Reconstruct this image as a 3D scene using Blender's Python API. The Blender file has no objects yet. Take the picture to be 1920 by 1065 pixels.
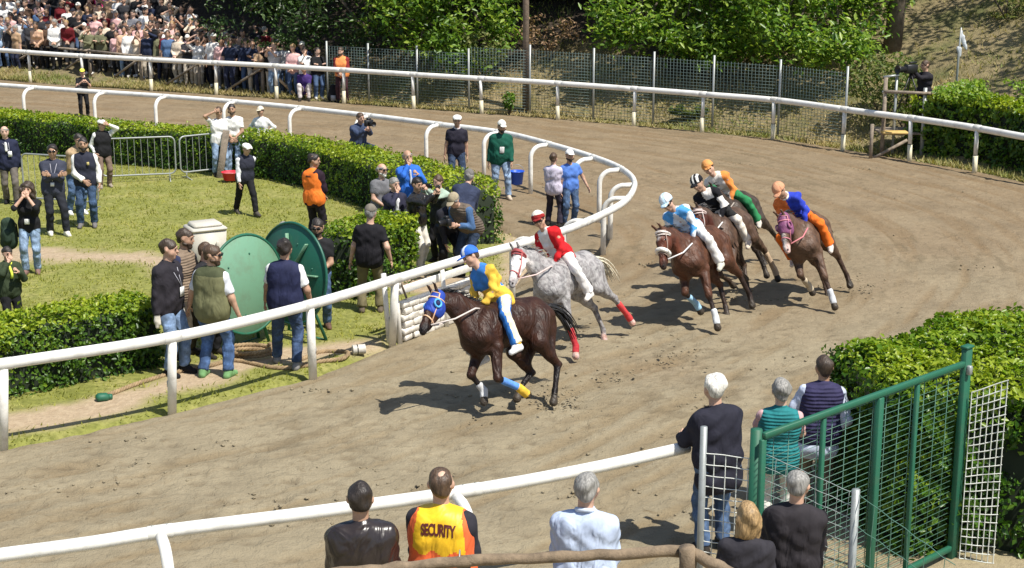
import bpy, math, random
import numpy as np
from mathutils import Matrix, Vector, noise as mnoise
random.seed(7)
RNG = np.random.default_rng(7)
SC = bpy.context.scene
COL = SC.collection

# ------------------------------------------------------------------ camera, world, sun, exposure
CAM_H, PITCH, FPX = 6.2, math.radians(14.0), 2900.0
cam_data = bpy.data.cameras.new('camera')
cam = bpy.data.objects.new('camera', cam_data); COL.objects.link(cam)
cam.location = (0, 0, CAM_H); cam.rotation_euler = (math.pi/2 - PITCH, 0, 0)
cam_data.sensor_width = 36; cam_data.lens = FPX/1920*36
cam_data.clip_start = 0.1; cam_data.clip_end = 900
SC.camera = cam

SUN_DIR = Vector((0.75, -0.62, 1.72)).normalized()          # towards the sun
SUN_EL = math.asin(SUN_DIR.z)
world = bpy.data.worlds.new('World'); SC.world = world; world.use_nodes = True
wn = world.node_tree; wn.nodes.clear()
w_out = wn.nodes.new('ShaderNodeOutputWorld'); w_bg = wn.nodes.new('ShaderNodeBackground')
w_sky = wn.nodes.new('ShaderNodeTexSky'); w_sky.sky_type = 'NISHITA'; w_sky.sun_disc = False
w_sky.sun_elevation = SUN_EL; w_sky.sun_rotation = math.atan2(SUN_DIR.x, SUN_DIR.y)
w_bg.inputs['Strength'].default_value = 0.10
wn.links.new(w_sky.outputs[0], w_bg.inputs[0]); wn.links.new(w_bg.outputs[0], w_out.inputs[0])
sun_data = bpy.data.lights.new('sun', 'SUN'); sun_data.energy = 4.8; sun_data.angle = math.radians(0.5)
sun_data.color = (1.0, 0.955, 0.87)
sun = bpy.data.objects.new('sun', sun_data); COL.objects.link(sun)
sun.rotation_euler = SUN_DIR.to_track_quat('Z', 'Y').to_euler()
sun.location = (20, -20, 40)
SC.view_settings.view_transform = 'Standard'; SC.view_settings.look = 'None'
SC.view_settings.exposure = 0.42; SC.view_settings.gamma = 1.0
SC.view_settings.use_curve_mapping = False
SC.cycles.max_bounces = 6; SC.cycles.transparent_max_bounces = 4

# ------------------------------------------------------------------ survey: photograph measurements -> points on the ground
def G(px, py, z=0.0):
    dx = (px-960)/FPX; dy = -(py-532.5)/FPX
    d = (dx, math.cos(PITCH)+dy*math.sin(PITCH), -math.sin(PITCH)+dy*math.cos(PITCH))
    t = (z-CAM_H)/d[2]
    return np.array([d[0]*t, d[1]*t, z])
def z_at(py, Y):
    dy = -(py-532.5)/FPX
    return CAM_H + Y*(-math.sin(PITCH)+dy*math.cos(PITCH))/(math.cos(PITCH)+dy*math.sin(PITCH))
def smooth_path(pts, step=0.25):
    pts = [np.array(p, float) for p in pts]
    P = [2*pts[0]-pts[1]] + pts + [2*pts[-1]-pts[-2]]
    out = []
    for i in range(1, len(P)-2):
        n = max(2, int(np.linalg.norm(P[i+1]-P[i])/step))
        for k in range(n):
            t = k/n
            out.append(0.5*((2*P[i])+(-P[i-1]+P[i+1])*t+(2*P[i-1]-5*P[i]+4*P[i+1]-P[i+2])*t*t+(-P[i-1]+3*P[i]-3*P[i+1]+P[i+2])*t**3))
    out.append(P[-2])
    return np.array(out)
def simp(p, it=2):
    p = p.copy()
    for _ in range(it): p[1:-1] = 0.25*p[:-2]+0.5*p[1:-1]+0.25*p[2:]
    return p

OUTER = np.array([(-30,62)]+[tuple(G(*p)[:2]) for p in [(64,156),(284,171.5),(519,186),(776,205),(1046,225),(1316,249),(1449,262),(1580,283),(1705,303),(1827,325),(1960,352)]]+[(14.0,31.6),(16.6,28.3),(18.6,24.5),(19.5,21)])
INNER_TOP = [(-30,50.5)]+[tuple(G(*p,1.05)[:2]) for p in [(-150,149),(0,160),(160,171),(310,181),(440,191),(565,203),(690,217),(810,232),(935,248),(1020,268),(1105,293),(1165,317),(1190,342),(1175,375),(1130,402),(1060,432),(960,462),(880,482),(740,524),(580,572),(322,633),(5,683)]]+[(-7.6,15.7),(-11,13.6)]
NEAR_TOP = [(-9,10.0)]+[tuple(G(*p,1.05)[:2]) for p in [(0,1041),(300,998),(600,960),(880,920),(1100,880),(1290,838)]]
outer_c = smooth_path(OUTER); inner_c = simp(smooth_path(INNER_TOP, .2), 2)

def poly_dist(px, py, poly):
    """distance to a polyline and arc length of nearest point, side sign; px,py arrays"""
    best = np.full(px.shape, 1e9); arc = np.zeros(px.shape); side = np.zeros(px.shape); s0 = 0
    for i in range(len(poly)-1):
        a = poly[i]; b = poly[i+1]; d = b-a; L = np.hypot(*d)
        if L < 1e-6: continue
        t = np.clip(((px-a[0])*d[0]+(py-a[1])*d[1])/L/L, 0, 1)
        qx = px-a[0]-t*d[0]; qy = py-a[1]-t*d[1]; dist = np.hypot(qx, qy)
        m = dist < best
        best = np.where(m, dist, best); arc = np.where(m, s0+t*L, arc)
        side = np.where(m, np.sign(d[0]*qy-d[1]*qx), side); s0 += L
    return best, arc, side
def in_poly(px, py, poly):
    r = np.zeros(px.shape, bool); n = len(poly)
    for i in range(n):
        x1, y1 = poly[i]; x2, y2 = poly[(i+1) % n]
        c = ((y1 > py) != (y2 > py)) & (px < (x2-x1)*(py-y1)/((y2-y1) or 1e-9)+x1)
        r ^= c
    return r
_tab = RNG.random((256, 256))
def vnoise(x, y):
    xi = np.floor(x).astype(int); yi = np.floor(y).astype(int); fx = x-xi; fy = y-yi
    fx = fx*fx*(3-2*fx); fy = fy*fy*(3-2*fy)
    g = lambda a, b: _tab[a & 255, b & 255]
    return (g(xi, yi)*(1-fx)+g(xi+1, yi)*fx)*(1-fy)+(g(xi, yi+1)*(1-fx)+g(xi+1, yi+1)*fx)*fy
def fbm(x, y, o=4):
    s = 0; a = .5
    for k in range(o): s = s+a*vnoise(x*2**k+17*k, y*2**k+31*k); a *= .5
    return s

# ------------------------------------------------------------------ mesh helpers
def tagit(o, label=None, cat=None, group=None, kind=None):
    if label: o['label'] = label
    if cat: o['category'] = cat
    if group: o['group'] = group
    if kind: o['kind'] = kind
    return o
def empty(name, loc=(0,0,0), rz=0.0, rot=None, scale=1.0):
    o = bpy.data.objects.new(name, None); COL.objects.link(o)
    o.location = loc; o.rotation_euler = rot if rot else (0, 0, rz); o.scale = (scale,)*3
    o.empty_display_size = 0.2
    return o
def mk(name, V, Fq, mats, parent=None, smooth=True, midx=None, Ft=None, attr=None):
    V = np.asarray(V, dtype=np.float32).reshape(-1, 3)
    Fq = np.zeros((0, 4), int) if Fq is None or len(Fq) == 0 else np.asarray(Fq, dtype=np.int32)
    Ft = np.zeros((0, 3), int) if Ft is None or len(Ft) == 0 else np.asarray(Ft, dtype=np.int32)
    me = bpy.data.meshes.new(name)
    me.vertices.add(len(V)); me.vertices.foreach_set('co', V.ravel())
    nl = Fq.size+Ft.size; me.loops.add(nl)
    me.loops.foreach_set('vertex_index', np.concatenate([Fq.ravel(), Ft.ravel()]).astype(np.int32))
    nf = len(Fq)+len(Ft); me.polygons.add(nf)
    st = np.concatenate([np.arange(len(Fq))*4, len(Fq)*4+np.arange(len(Ft))*3]).astype(np.int32)
    me.polygons.foreach_set('loop_start', st)
    if smooth: me.polygons.foreach_set('use_smooth', np.ones(nf, bool))
    if not isinstance(mats, (list, tuple)): mats = [mats]
    for m in mats: me.materials.append(m)
    if midx is not None: me.polygons.foreach_set('material_index', np.asarray(midx, dtype=np.int32))
    if attr:
        for k, v in attr.items():
            v = np.asarray(v, dtype=np.float32)
            if v.ndim == 1:
                a = me.attributes.new(k, 'FLOAT', 'POINT'); a.data.foreach_set('value', v)
            else:
                a = me.attributes.new(k, 'FLOAT_COLOR', 'POINT')
                c = np.ones((len(v), 4), np.float32); c[:, :3] = v; a.data.foreach_set('color', c.ravel())
    me.update(calc_edges=True); me.validate(verbose=False) if False else None
    o = bpy.data.objects.new(name, me); COL.objects.link(o)
    if parent is not None: o.parent = parent
    return o
class MB:
    def __init__(s): s.V = []; s.Q = []; s.T = []; s.n = 0
    def add(s, V, Q=None, T=None):
        V = np.asarray(V, float)
        if Q is not None and len(Q): s.Q.append(np.asarray(Q)+s.n)
        if T is not None and len(T): s.T.append(np.asarray(T)+s.n)
        s.V.append(V); s.n += len(V); return s
    def box(s, c, size, ax=None, bev=0.0):
        ax = np.eye(3) if ax is None else np.asarray(ax, float)
        h = np.asarray(size, float)/2
        if bev <= 0:
            L = np.array([(x, y, z) for z in (-1, 1) for y in (-1, 1) for x in (-1, 1)])*h
            s.add(np.asarray(c)+L@ax, [(0,2,3,1),(4,5,7,6),(0,1,5,4),(2,6,7,3),(0,4,6,2),(1,3,7,5)])
        else:
            b = min(bev, h.min()*.9); V = []; idx = {}
            for sx in (-1,1):
                for sy in (-1,1):
                    for sz in (-1,1):
                        for k in range(3):
                            p = np.array([sx, sy, sz])*(h-b); p[k] += (sx, sy, sz)[k]*b
                            idx[(sx,sy,sz,k)] = len(V); V.append(p)
            Q = []; T = []
            for k in range(3):
                a, bb = [(1,2),(2,0),(0,1)][k]
                for sg in (-1, 1):
                    def key(u, v):
                        q = [0,0,0]; q[k] = sg; q[a] = u; q[bb] = v; return idx[(q[0],q[1],q[2],k)]
                    f = [key(-1,-1), key(1,-1), key(1,1), key(-1,1)]
                    Q.append(f if sg > 0 else f[::-1])
            for k in range(3):
                a, bb = [(1,2),(2,0),(0,1)][k]
                for u in (-1,1):
                    for v in (-1,1):
                        def key(w, kk):
                            q = [0,0,0]; q[k] = w; q[a] = u; q[bb] = v; return idx[(q[0],q[1],q[2],kk)]
                        f = [key(-1,a), key(1,a), key(1,bb), key(-1,bb)]
                        Q.append(f if u*v < 0 else f[::-1])
            for sx in (-1,1):
                for sy in (-1,1):
                    for sz in (-1,1):
                        f = [idx[(sx,sy,sz,k)] for k in range(3)]
                        T.append(f if sx*sy*sz > 0 else f[::-1])
            s.add(np.asarray(c)+np.array(V)@ax, Q, T)
        return s
    def tube(s, pts, r, seg=8, caps=True, up=(0,0,1), sx=1.0, sy=1.0):
        pts = np.asarray(pts, float); n = len(pts)
        r = np.full(n, r) if np.isscalar(r) else np.asarray(r, float)
        t = np.gradient(pts, axis=0); t /= np.linalg.norm(t, axis=1)[:, None]+1e-9
        u = np.asarray(up, float); V = []
        a0 = None
        for i in range(n):
            b = u - t[i]*np.dot(u, t[i]) if a0 is None else a0 - t[i]*np.dot(a0, t[i])
            if np.linalg.norm(b) < 1e-3: b = np.cross(t[i], (1, 0, 0.1))
            b /= np.linalg.norm(b); 
            if not (sx != 1 or sy != 1): a0 = b
            c = np.cross(t[i], b); an = np.arange(seg)/seg*2*math.pi
            V.append(pts[i]+r[i]*(np.cos(an)[:, None]*c*sx+np.sin(an)[:, None]*b*sy))
        V = np.concatenate(V); Q = []
        for i in range(n-1):
            for k in range(seg):
                k2 = (k+1) % seg; Q.append((i*seg+k, i*seg+k2, (i+1)*seg+k2, (i+1)*seg+k))
        T = []
        if caps:
            V = np.concatenate([V, pts[:1], pts[-1:]]); m = n*seg
            for k in range(seg):
                k2 = (k+1) % seg; T.append((m, k2, k)); T.append((m+1, (n-1)*seg+k, (n-1)*seg+k2))
        s.add(V, Q, T); return s
    def lathe(s, prof, c=(0,0,0), ax=None, seg=16):
        ax = np.eye(3) if ax is None else np.asarray(ax, float); V = []; n = len(prof)
        for (r, z) in prof:
            for k in range(seg):
                a = k/seg*2*math.pi; V.append((r*math.cos(a), r*math.sin(a), z))
        Q = [(i*seg+k, i*seg+(k+1) % seg, (i+1)*seg+(k+1) % seg, (i+1)*seg+k) for i in range(n-1) for k in range(seg)]
        s.add(np.asarray(c)+np.array(V)@ax, Q); return s
    def ball(s, c, r, seg=10, rings=7):
        r = np.asarray((r,)*3 if np.isscalar(r) else r, float); V = []
        for i in range(rings+1):
            ph = math.pi*i/rings
            for k in range(seg):
                a = 2*math.pi*k/seg; V.append((math.sin(ph)*math.cos(a), math.sin(ph)*math.sin(a), -math.cos(ph)))
        Q = [(i*seg+k, i*seg+(k+1) % seg, (i+1)*seg+(k+1) % seg, (i+1)*seg+k) for i in range(rings) for k in range(seg)]
        s.add(np.asarray(c)+np.array(V)*r, Q); return s
    def build(s, name, mats, parent=None, smooth=False, **kw):
        V = np.concatenate(s.V)
        Q = np.concatenate(s.Q) if s.Q else None; T = np.concatenate(s.T) if s.T else None
        return mk(name, V, Q, mats, parent, smooth, Ft=T, **kw)

# ------------------------------------------------------------------ materials
def nt(name):
    m = bpy.data.materials.new(name); m.use_nodes = True; t = m.node_tree
    return m, t, t.nodes['Principled BSDF']
def ramp(t, fac, stops):
    r = t.nodes.new('ShaderNodeValToRGB'); e = r.color_ramp.elements
    while len(e) < len(stops): e.new(0.5)
    for i, (p, c) in enumerate(stops): e[i].position = p; e[i].color = (*c, 1)
    t.links.new(fac, r.inputs[0]); return r.outputs[0]
def tnoise(t, scale, detail=4, rough=.55, coord='Object', dist=0.0, stretch=None):
    tc = t.nodes.new('ShaderNodeTexCoord'); n = t.nodes.new('ShaderNodeTexNoise')
    n.inputs['Scale'].default_value = scale; n.inputs['Detail'].default_value = detail
    n.inputs['Roughness'].default_value = rough; n.inputs['Distortion'].default_value = dist
    if stretch:
        mp = t.nodes.new('ShaderNodeMapping'); mp.inputs['Scale'].default_value = stretch
        t.links.new(tc.outputs[coord], mp.inputs[0]); t.links.new(mp.outputs[0], n.inputs[0])
    else: t.links.new(tc.outputs[coord], n.inputs[0])
    return n.outputs[0]
def bump(t, h, strength, dist, normal=None):
    b = t.nodes.new('ShaderNodeBump'); b.inputs['Strength'].default_value = strength; b.inputs['Distance'].default_value = dist
    t.links.new(h, b.inputs['Height'])
    if normal: t.links.new(normal, b.inputs['Normal'])
    return b.outputs[0]
def mixc(t, fac, a, b, mode='MIX'):
    m = t.nodes.new('ShaderNodeMix'); m.data_type = 'RGBA'; m.blend_type = mode
    for i, v in ((0, fac), (6, a), (7, b)):
        if isinstance(v, (int, float)): m.inputs[i].default_value = v
        elif isinstance(v, tuple): m.inputs[i].default_value = (*v, 1)
        else: t.links.new(v, m.inputs[i])
    return m.outputs[2]
def attrn(t, name, out='Fac'):
    a = t.nodes.new('ShaderNodeAttribute'); a.attribute_name = name; return a.outputs[out]
def dark(c, f): return tuple(max(0, x*f) for x in c)
_mc = {}
def cloth(c, rough=.85, fold=1.0, puff=0, sheen=False):
    key = ('cloth', c, rough, fold, puff)
    if key in _mc: return _mc[key]
    m, t, b = nt('fabric'); n = tnoise(t, 9, 3); n2 = tnoise(t, 3.5, 3, dist=1.2, stretch=(1, 1, .45))
    col = mixc(t, ramp(t, n, [(.3, (0,0,0)), (.7, (1,1,1))]), dark(c, .78), dark(c, 1.1))
    t.links.new(col, b.inputs['Base Color']); b.inputs['Roughness'].default_value = rough
    b.inputs['Specular IOR Level'].default_value = .25 if rough > .6 else .5
    nb = bump(t, n2, .9*fold, .05); nb = bump(t, n, .35, .01, nb)
    if puff:
        tc = t.nodes.new('ShaderNodeTexCoord'); w = t.nodes.new('ShaderNodeTexWave'); w.bands_direction = 'Z'
        w.inputs['Scale'].default_value = puff; w.inputs['Distortion'].default_value = .6
        t.links.new(tc.outputs['Object'], w.inputs[0]); nb = bump(t, w.outputs[1], .6, .012, nb)
    t.links.new(nb, b.inputs['Normal']); _mc[key] = m; return m
def denim(c):
    key = ('denim', c)
    if key in _mc: return _mc[key]
    m, t, b = nt('denim'); n = tnoise(t, 6, 5, .7); n2 = tnoise(t, 5, 2, dist=1.5, stretch=(1, 1, .6))
    t.links.new(ramp(t, n, [(.32, dark(c, .5)), (.5, c), (.68, tuple(min(1, x*1.9+.02) for x in c))]), b.inputs['Base Color'])
    b.inputs['Roughness'].default_value = .9; t.links.new(bump(t, n2, .9, .05), b.inputs['Normal']); _mc[key] = m; return m
def paint(c, rough=.5, dirt=.25, scale=6, name='paint', spec=.5, metal=0, bumpy=.15):
    key = ('paint', c, rough, dirt, scale, metal)
    if key in _mc: return _mc[key]
    m, t, b = nt(name); n = tnoise(t, scale, 6, .65); n2 = tnoise(t, scale*7, 4)
    dirtc = mixc(t, .5, dark(c, .5), (.2, .16, .1))
    f = ramp(t, n, [(.5, (0,0,0)), (.78, (dirt*2.5,)*3 if dirt*2.5 < 1 else (1,1,1))])
    t.links.new(mixc(t, f, c, dirtc), b.inputs['Base Color']); b.inputs['Roughness'].default_value = rough
    b.inputs['Metallic'].default_value = metal; b.inputs['Specular IOR Level'].default_value = spec
    t.links.new(bump(t, n2, bumpy, .004), b.inputs['Normal']); _mc[key] = m; return m
def skin(c):
    key = ('skin', c)
    if key in _mc: return _mc[key]
    m, t, b = nt('skin'); n = tnoise(t, 18, 3)
    t.links.new(ramp(t, n, [(.3, dark(c, .8)), (.7, dark(c, 1.12))]), b.inputs['Base Color'])
    b.inputs['Roughness'].default_value = .55; _mc[key] = m; return m
def hairm(c):
    key = ('hair', c)
    if key in _mc: return _mc[key]
    m, t, b = nt('hair'); n = tnoise(t, 60, 3, stretch=(1, 1, .25))
    t.links.new(ramp(t, n, [(.3, dark(c, .55)), (.7, dark(c, 1.4))]), b.inputs['Base Color'])
    b.inputs['Roughness'].default_value = .5; t.links.new(bump(t, n, .8, .01), b.inputs['Normal']); _mc[key] = m; return m
def wood(c, name='wood'):
    key = ('wood', c)
    if key in _mc: return _mc[key]
    m, t, b = nt(name); n = tnoise(t, 7, 6, .7, stretch=(1, 1, 1)); n2 = tnoise(t, 30, 5, .7)
    t.links.new(ramp(t, n, [(.3, dark(c, .5)), (.52, c), (.75, dark(c, 1.5))]), b.inputs['Base Color'])
    b.inputs['Roughness'].default_value = .9; t.links.new(bump(t, n2, .7, .015), b.inputs['Normal']); _mc[key] = m; return m
def leafm(name, cols, trans=.35, rough=.42):
    m, t, b = nt(name); r = attrn(t, 'rnd')
    c = ramp(t, r, [(i/(len(cols)-1), cc) for i, cc in enumerate(cols)])
    t.links.new(c, b.inputs['Base Color']); b.inputs['Roughness'].default_value = rough
    b.inputs['Specular IOR Level'].default_value = .35
    tr = t.nodes.new('ShaderNodeBsdfTranslucent'); mx = t.nodes.new('ShaderNodeMixShader')
    t.links.new(mixc(t, 1.0, c, (1.3, 1.35, .5), 'MULTIPLY'), tr.inputs[0]); mx.inputs[0].default_value = trans
    t.links.new(b.outputs[0], mx.inputs[1]); t.links.new(tr.outputs[0], mx.inputs[2])
    t.links.new(mx.outputs[0], t.nodes['Material Output'].inputs[0]); return m

M_rail = paint((.80, .79, .74), .45, .22, 4, 'white_rail_plastic')
M_post = paint((.80, .78, .72), .5, .22, 9, 'white_post_paint')
M_stub = paint((.72, .66, .47), .6, .35, 9, 'yellowed_sleeve')
M_galv = paint((.33, .35, .34), .45, .2, 12, 'galvanised', metal=.3)
M_wire = paint((.5, .52, .5), .5, .1, 12, 'wire', metal=.2)
M_green = paint((.014, .115, .065), .58, .12, 8, 'green_paint')
M_black = paint((.012, .012, .013), .45, .0, 8, 'black_plastic')
M_bark = wood((.12, .095, .07), 'bark')
M_log = wood((.21, .155, .10), 'log_wood')
M_oldwood = wood((.26, .21, .16), 'old_wood')
M_rope = wood((.30, .21, .115), 'hemp')

# ------------------------------------------------------------------ ground
INFIELD = np.array([(-40,4),(-11.5,13.3),(-7.3,15.9),(-5.95,16.95),(-4.25,18.3),(-2.7,19.75),(-1.75,21.3),(-0.7,22.9),(0.0,24.6),(0.35,26.6),(0.2,28.4),(-0.6,30.0),(-2.0,31.9),(-4.7,35.1),(-6.9,36.2),(-13.2,40.4),(-40,57)])
def sdist_poly(X, Y, poly):
    d, _, _ = poly_dist(X, Y, np.vstack([poly, poly[:1]])); return np.where(in_poly(X, Y, poly), d, -d)
near_c = smooth_path(NEAR_TOP+[(2.6,15.0),(3.7,16.3),(5.2,17.6),(7.5,18.6),(12,20)])
def bank_z(X, Y):
    """terrain outside the outer rail (a bank) and outside the near rail (viewing mound)"""
    d, a, s = poly_dist(X, Y, outer_c)
    v = np.where(s > 0, d, 0)
    v0 = np.interp(X, [-10, -5], [2.5, .75]); sl = np.interp(X, [-10, -5], [.50, .44]); z = np.maximum(0, sl*(np.minimum(v, 13)-v0))+np.maximum(0, .16*(v-13))
    z = z + np.where(v > .5, (fbm(X*.9, Y*.9)-.47)*np.clip(v-.5, 0, 1.5)*.35, 0)
    d2, a2, s2 = poly_dist(X, Y, near_c)
    w = np.where(s2 < 0, d2, 0); w = np.where(X < 12, w, 0)
    left = np.clip((1.6-X)/1.2, 0, 1)
    z = z + np.clip(w-.5, 0, 2.2)*.28*left
    return z
def grid(x0, x1, y0, y1, st):
    nx = int((x1-x0)/st)+1; ny = int((y1-y0)/st)+1
    X, Y = np.meshgrid(np.linspace(x0, x1, nx), np.linspace(y0, y1, ny), indexing='ij')
    I = np.arange(nx*ny).reshape(nx, ny)
    Q = np.stack([I[:-1,:-1], I[1:,:-1], I[1:,1:], I[:-1,1:]], -1).reshape(-1, 4)
    return X.ravel(), Y.ravel(), Q

# far sheet to the horizon
m, t, b = nt('earth'); n = tnoise(t, .8, 8, .65)
t.links.new(ramp(t, n, [(.3, (.10,.085,.05)), (.5, (.17,.14,.075)), (.7, (.09,.12,.04))]), b.inputs['Base Color']); b.inputs['Roughness'].default_value = .95
M_earth = m
g = mk('ground', [(-400,-200,-.35),(400,-200,-.35),(400,500,-.35),(-400,500,-.35)], [(0,1,2,3)], M_earth); tagit(g, kind='structure')

# track: one relief sheet of worked sand
GS = .068; X, Y, Q = grid(-27, 19.5, 8.5, 62, GS); NX = int(46.5/GS)+1; NY = int(53.5/GS)+1
fr_ = (np.abs(X) < Y*.40+1.6); sel = np.where(fr_)[0]; XA, YA = X, Y; X, Y = X[sel], Y[sel]
din, ain, sin_ = poly_dist(X, Y, inner_c); dout, _, sout = poly_dist(X, Y, outer_c)
inf = sdist_poly(X, Y, INFIELD)
edge = np.minimum(-inf, np.where(sout > 0, -dout, dout)+.28+.15*(fbm(X*1.5, Y*1.5)-.5))
streak = fbm(ain*.8, din*5.5, 5)
rough_ = fbm(X*3.2, Y*3.2, 3)
fine = fbm(X*7, Y*7, 2)
rut = np.clip(streak-.52, 0, 1)*.10
Z = .012+.030*(rough_-.45)+.022*(fine-.4)-rut
pit = np.zeros(NX*NY); pg = pit.reshape(NX, NY)
for _ in range(3600):
    if random.random() < .55:
        k_ = random.randrange(len(inner_c)-2); tt_ = inner_c[k_+1]-inner_c[k_]; tt_ = tt_/np.linalg.norm(tt_); dd_ = random.choice((1.1, 1.9, 2.6, 3.6))+random.gauss(0, .35); cx_, cy_ = inner_c[k_]+np.array([tt_[1], -tt_[0]])*dd_*(-1 if np.cross(tt_, np.array([-3., 29.5])-inner_c[k_]) > 0 else 1)*-1*-1
        if math.hypot(cx_+3, cy_-29.5) < math.hypot(inner_c[k_][0]+3, inner_c[k_][1]-29.5): cx_, cy_ = 2*inner_c[k_]-np.array([cx_, cy_])
    else: cx_, cy_ = random.uniform(-14, 14), random.uniform(11, 48)
    i_ = int((cx_+27)/46.5*(NX-1)); j_ = int((cy_-8.5)/53.5*(NY-1)); w_ = 3
    if not (w_ < i_ < NX-w_-1 and w_ < j_ < NY-w_-1): continue
    gx = (np.arange(i_-w_, i_+w_+1)/(NX-1)*46.5-27-cx_)[:, None]; gy = (np.arange(j_-w_, j_+w_+1)/(NY-1)*53.5+8.5-cy_)[None, :]
    rr_ = random.uniform(.055, .10); q_ = np.sqrt((gx/1.3)**2+gy**2)/rr_; pg[i_-w_:i_+w_+1, j_-w_:j_+w_+1] += np.exp(-q_**2)-.45*np.exp(-(q_-1.6)**2*3)
pit = np.clip(pit, -.6, 1.2)[sel]
marks = np.clip((fbm(ain*2.4, din*8.5, 3)-.535)/.05, 0, 1)*np.clip((fbm(X*.4+3, Y*.4, 2)-.36)/.08, 0, 1)
Z = Z-pit*.022
Z = np.where(edge < .12, Z*np.clip(edge/.12, 0, 1)+(-.10)*(1-np.clip((edge+.1)/.22, 0, 1)), Z)
inv = np.full(len(XA), -1); inv[sel] = np.arange(len(sel)); Q = inv[Q]; Q = Q[(Q >= 0).all(1)]; keep = edge[Q].max(1) > -.3
m, t, b = nt('track_sand')
n1 = tnoise(t, 1.1, 8, .62); n2 = tnoise(t, 7, 6, .6, dist=.6); n3 = tnoise(t, 38, 4)
st = attrn(t, 'streak')
c = ramp(t, n1, [(.3, (.208,.173,.114)), (.5, (.262,.220,.146)), (.7, (.305,.258,.172))])
c = mixc(t, ramp(t, st, [(.47, (0,0,0)), (.70, (.6,.6,.6))]), c, (.215,.160,.090))
c = mixc(t, ramp(t, n2, [(.60, (0,0,0)), (.72, (.6,.6,.6))]), c, (.16,.118,.065))
c = mixc(t, attrn(t, 'damp'), c, mixc(t, 1.0, c, (.88,.80,.76), 'MULTIPLY')); c = mixc(t, ramp(t, attrn(t, 'pit'), [(.15, (0,0,0)), (.9, (.45,.45,.45))]), c, (.13,.10,.062))  # pit colour: moist subsoil, darkened to make up for weak shading in the hollows
c = mixc(t, ramp(t, attrn(t, 'marks'), [(.1, (0,0,0)), (.9, (.5,.5,.5))]), c, (.15,.118,.072)); n4 = tnoise(t, 2.2, 7, .72, dist=.4); c = mixc(t, ramp(t, n4, [(.56, (0,0,0)), (.62, (.30,.30,.30)), (.70, (.08,.08,.08))]), c, (.15,.115,.07))
t.links.new(c, b.inputs['Base Color']); b.inputs['Roughness'].default_value = .95; b.inputs['Specular IOR Level'].default_value = .15
nb = bump(t, n2, .8, .06); nb = bump(t, n3, .6, .02, nb); t.links.new(nb, b.inputs['Normal'])
M_track = m
tr = mk('track', np.stack([X, Y, Z], 1), Q[keep], M_track, attr={'streak': streak, 'marks': marks, 'pit': np.clip(pit, 0, 1), 'damp': np.clip((Y-19+.35*X)/12+(fbm(X*.5, Y*.5)-.5)*1.2, 0, 1)}); tagit(tr, kind='structure')

# infield: grass with a worn dirt path and a bare strip along the rail
X, Y, Q = grid(-30, 1.0, 9, 46, .16)
inf = sdist_poly(X, Y, INFIELD)
din, ain, _ = poly_dist(X, Y, inner_c)
pth = np.array([G(-500,488)[:2], G(-200,480)[:2], G(0,478)[:2], G(200,482)[:2], G(330,492)[:2], G(400,540)[:2]])
dp, _, _ = poly_dist(X, Y, smooth_path(pth))
nn = fbm(X*1.6, Y*1.6, 4)-.5
dirt = np.clip((.62-dp+nn*1.0)/.35, 0, 1)
strip = np.array([G(-300,870)[:2], G(0,800)[:2], G(160,770)[:2], G(330,720)[:2], G(470,680)[:2], G(600,665)[:2], G(700,650)[:2]])
ds, _, _ = poly_dist(X, Y, smooth_path(strip))
dirt = np.maximum(dirt, np.clip((.55-ds+nn*.8)/.3, 0, 1))
corner = np.hypot(X-G(975,440)[0], Y-G(975,440)[1]); dirt = np.maximum(dirt, np.clip((.55-inf+nn*.9)/.3, 0, 1)*(Y > 24))
dirt = np.maximum(dirt, np.clip((.8-np.hypot(X-G(820,530)[0], Y-G(820,530)[1])+nn)/.3, 0, 1))
Z = .02*(fbm(X*3, Y*3)-.4)+.008+np.where(inf < .1, -.06*(1-np.clip(inf/.1, -1, 1)), 0)
keep = inf[Q].max(1) > -.1
m, t, b = nt('infield_turf')
n1 = tnoise(t, 1.3, 6); n2 = tnoise(t, 9, 5, .7)
gc = ramp(t, n1, [(.32, (.19,.20,.035)), (.5, (.25,.255,.058)), (.68, (.33,.30,.10))])
gc = mixc(t, ramp(t, n2, [(.42, (0,0,0)), (.62, (.8,.8,.8))]), gc, (.12,.13,.018))
dc = ramp(t, n2, [(.3, (.33,.24,.15)), (.7, (.46,.36,.24))])
t.links.new(mixc(t, attrn(t, 'dirt'), gc, dc), b.inputs['Base Color']); b.inputs['Roughness'].default_value = .95
t.links.new(bump(t, n2, .9, .05), b.inputs['Normal'])
fo = mk('infield_ground', np.stack([X, Y, Z], 1), Q[keep], m, attr={'dirt': dirt}); tagit(fo, kind='structure')
INF = (X, Y, dirt, inf)

def blades(name, P, h, w, mat, rnd, lean=.5, per=1, label=None):
    n = len(P); a = RNG.random(n)*2*math.pi
    d = np.stack([np.cos(a), np.sin(a), np.zeros(n)], 1); hh = h*(.5+RNG.random(n))
    ln = RNG.normal(0, lean, (n, 3)); ln[:, 2] = 1; ln /= np.linalg.norm(ln, axis=1)[:, None]
    V = np.stack([P-d*w/2, P+d*w/2, P+ln*hh[:, None]], 1).reshape(-1, 3)
    T = np.arange(n*3).reshape(-1, 3)
    o = mk(name, V, None, mat, smooth=False, Ft=T, attr={'rnd': np.repeat(rnd, 3)})
    tagit(o, label, 'grass', kind='stuff'); return o
M_grass = leafm('grass_blade', [(.13,.15,.02), (.25,.27,.04), (.35,.35,.065), (.42,.36,.12)], .3, .6)
M_dry = leafm('dry_grass_blade', [(.12,.18,.035), (.24,.25,.08), (.36,.30,.12), (.46,.36,.18)], .25, .7)
n = 150000
bx = RNG.uniform(-17, .6, n); by = RNG.uniform(16, 38.5, n)
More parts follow.
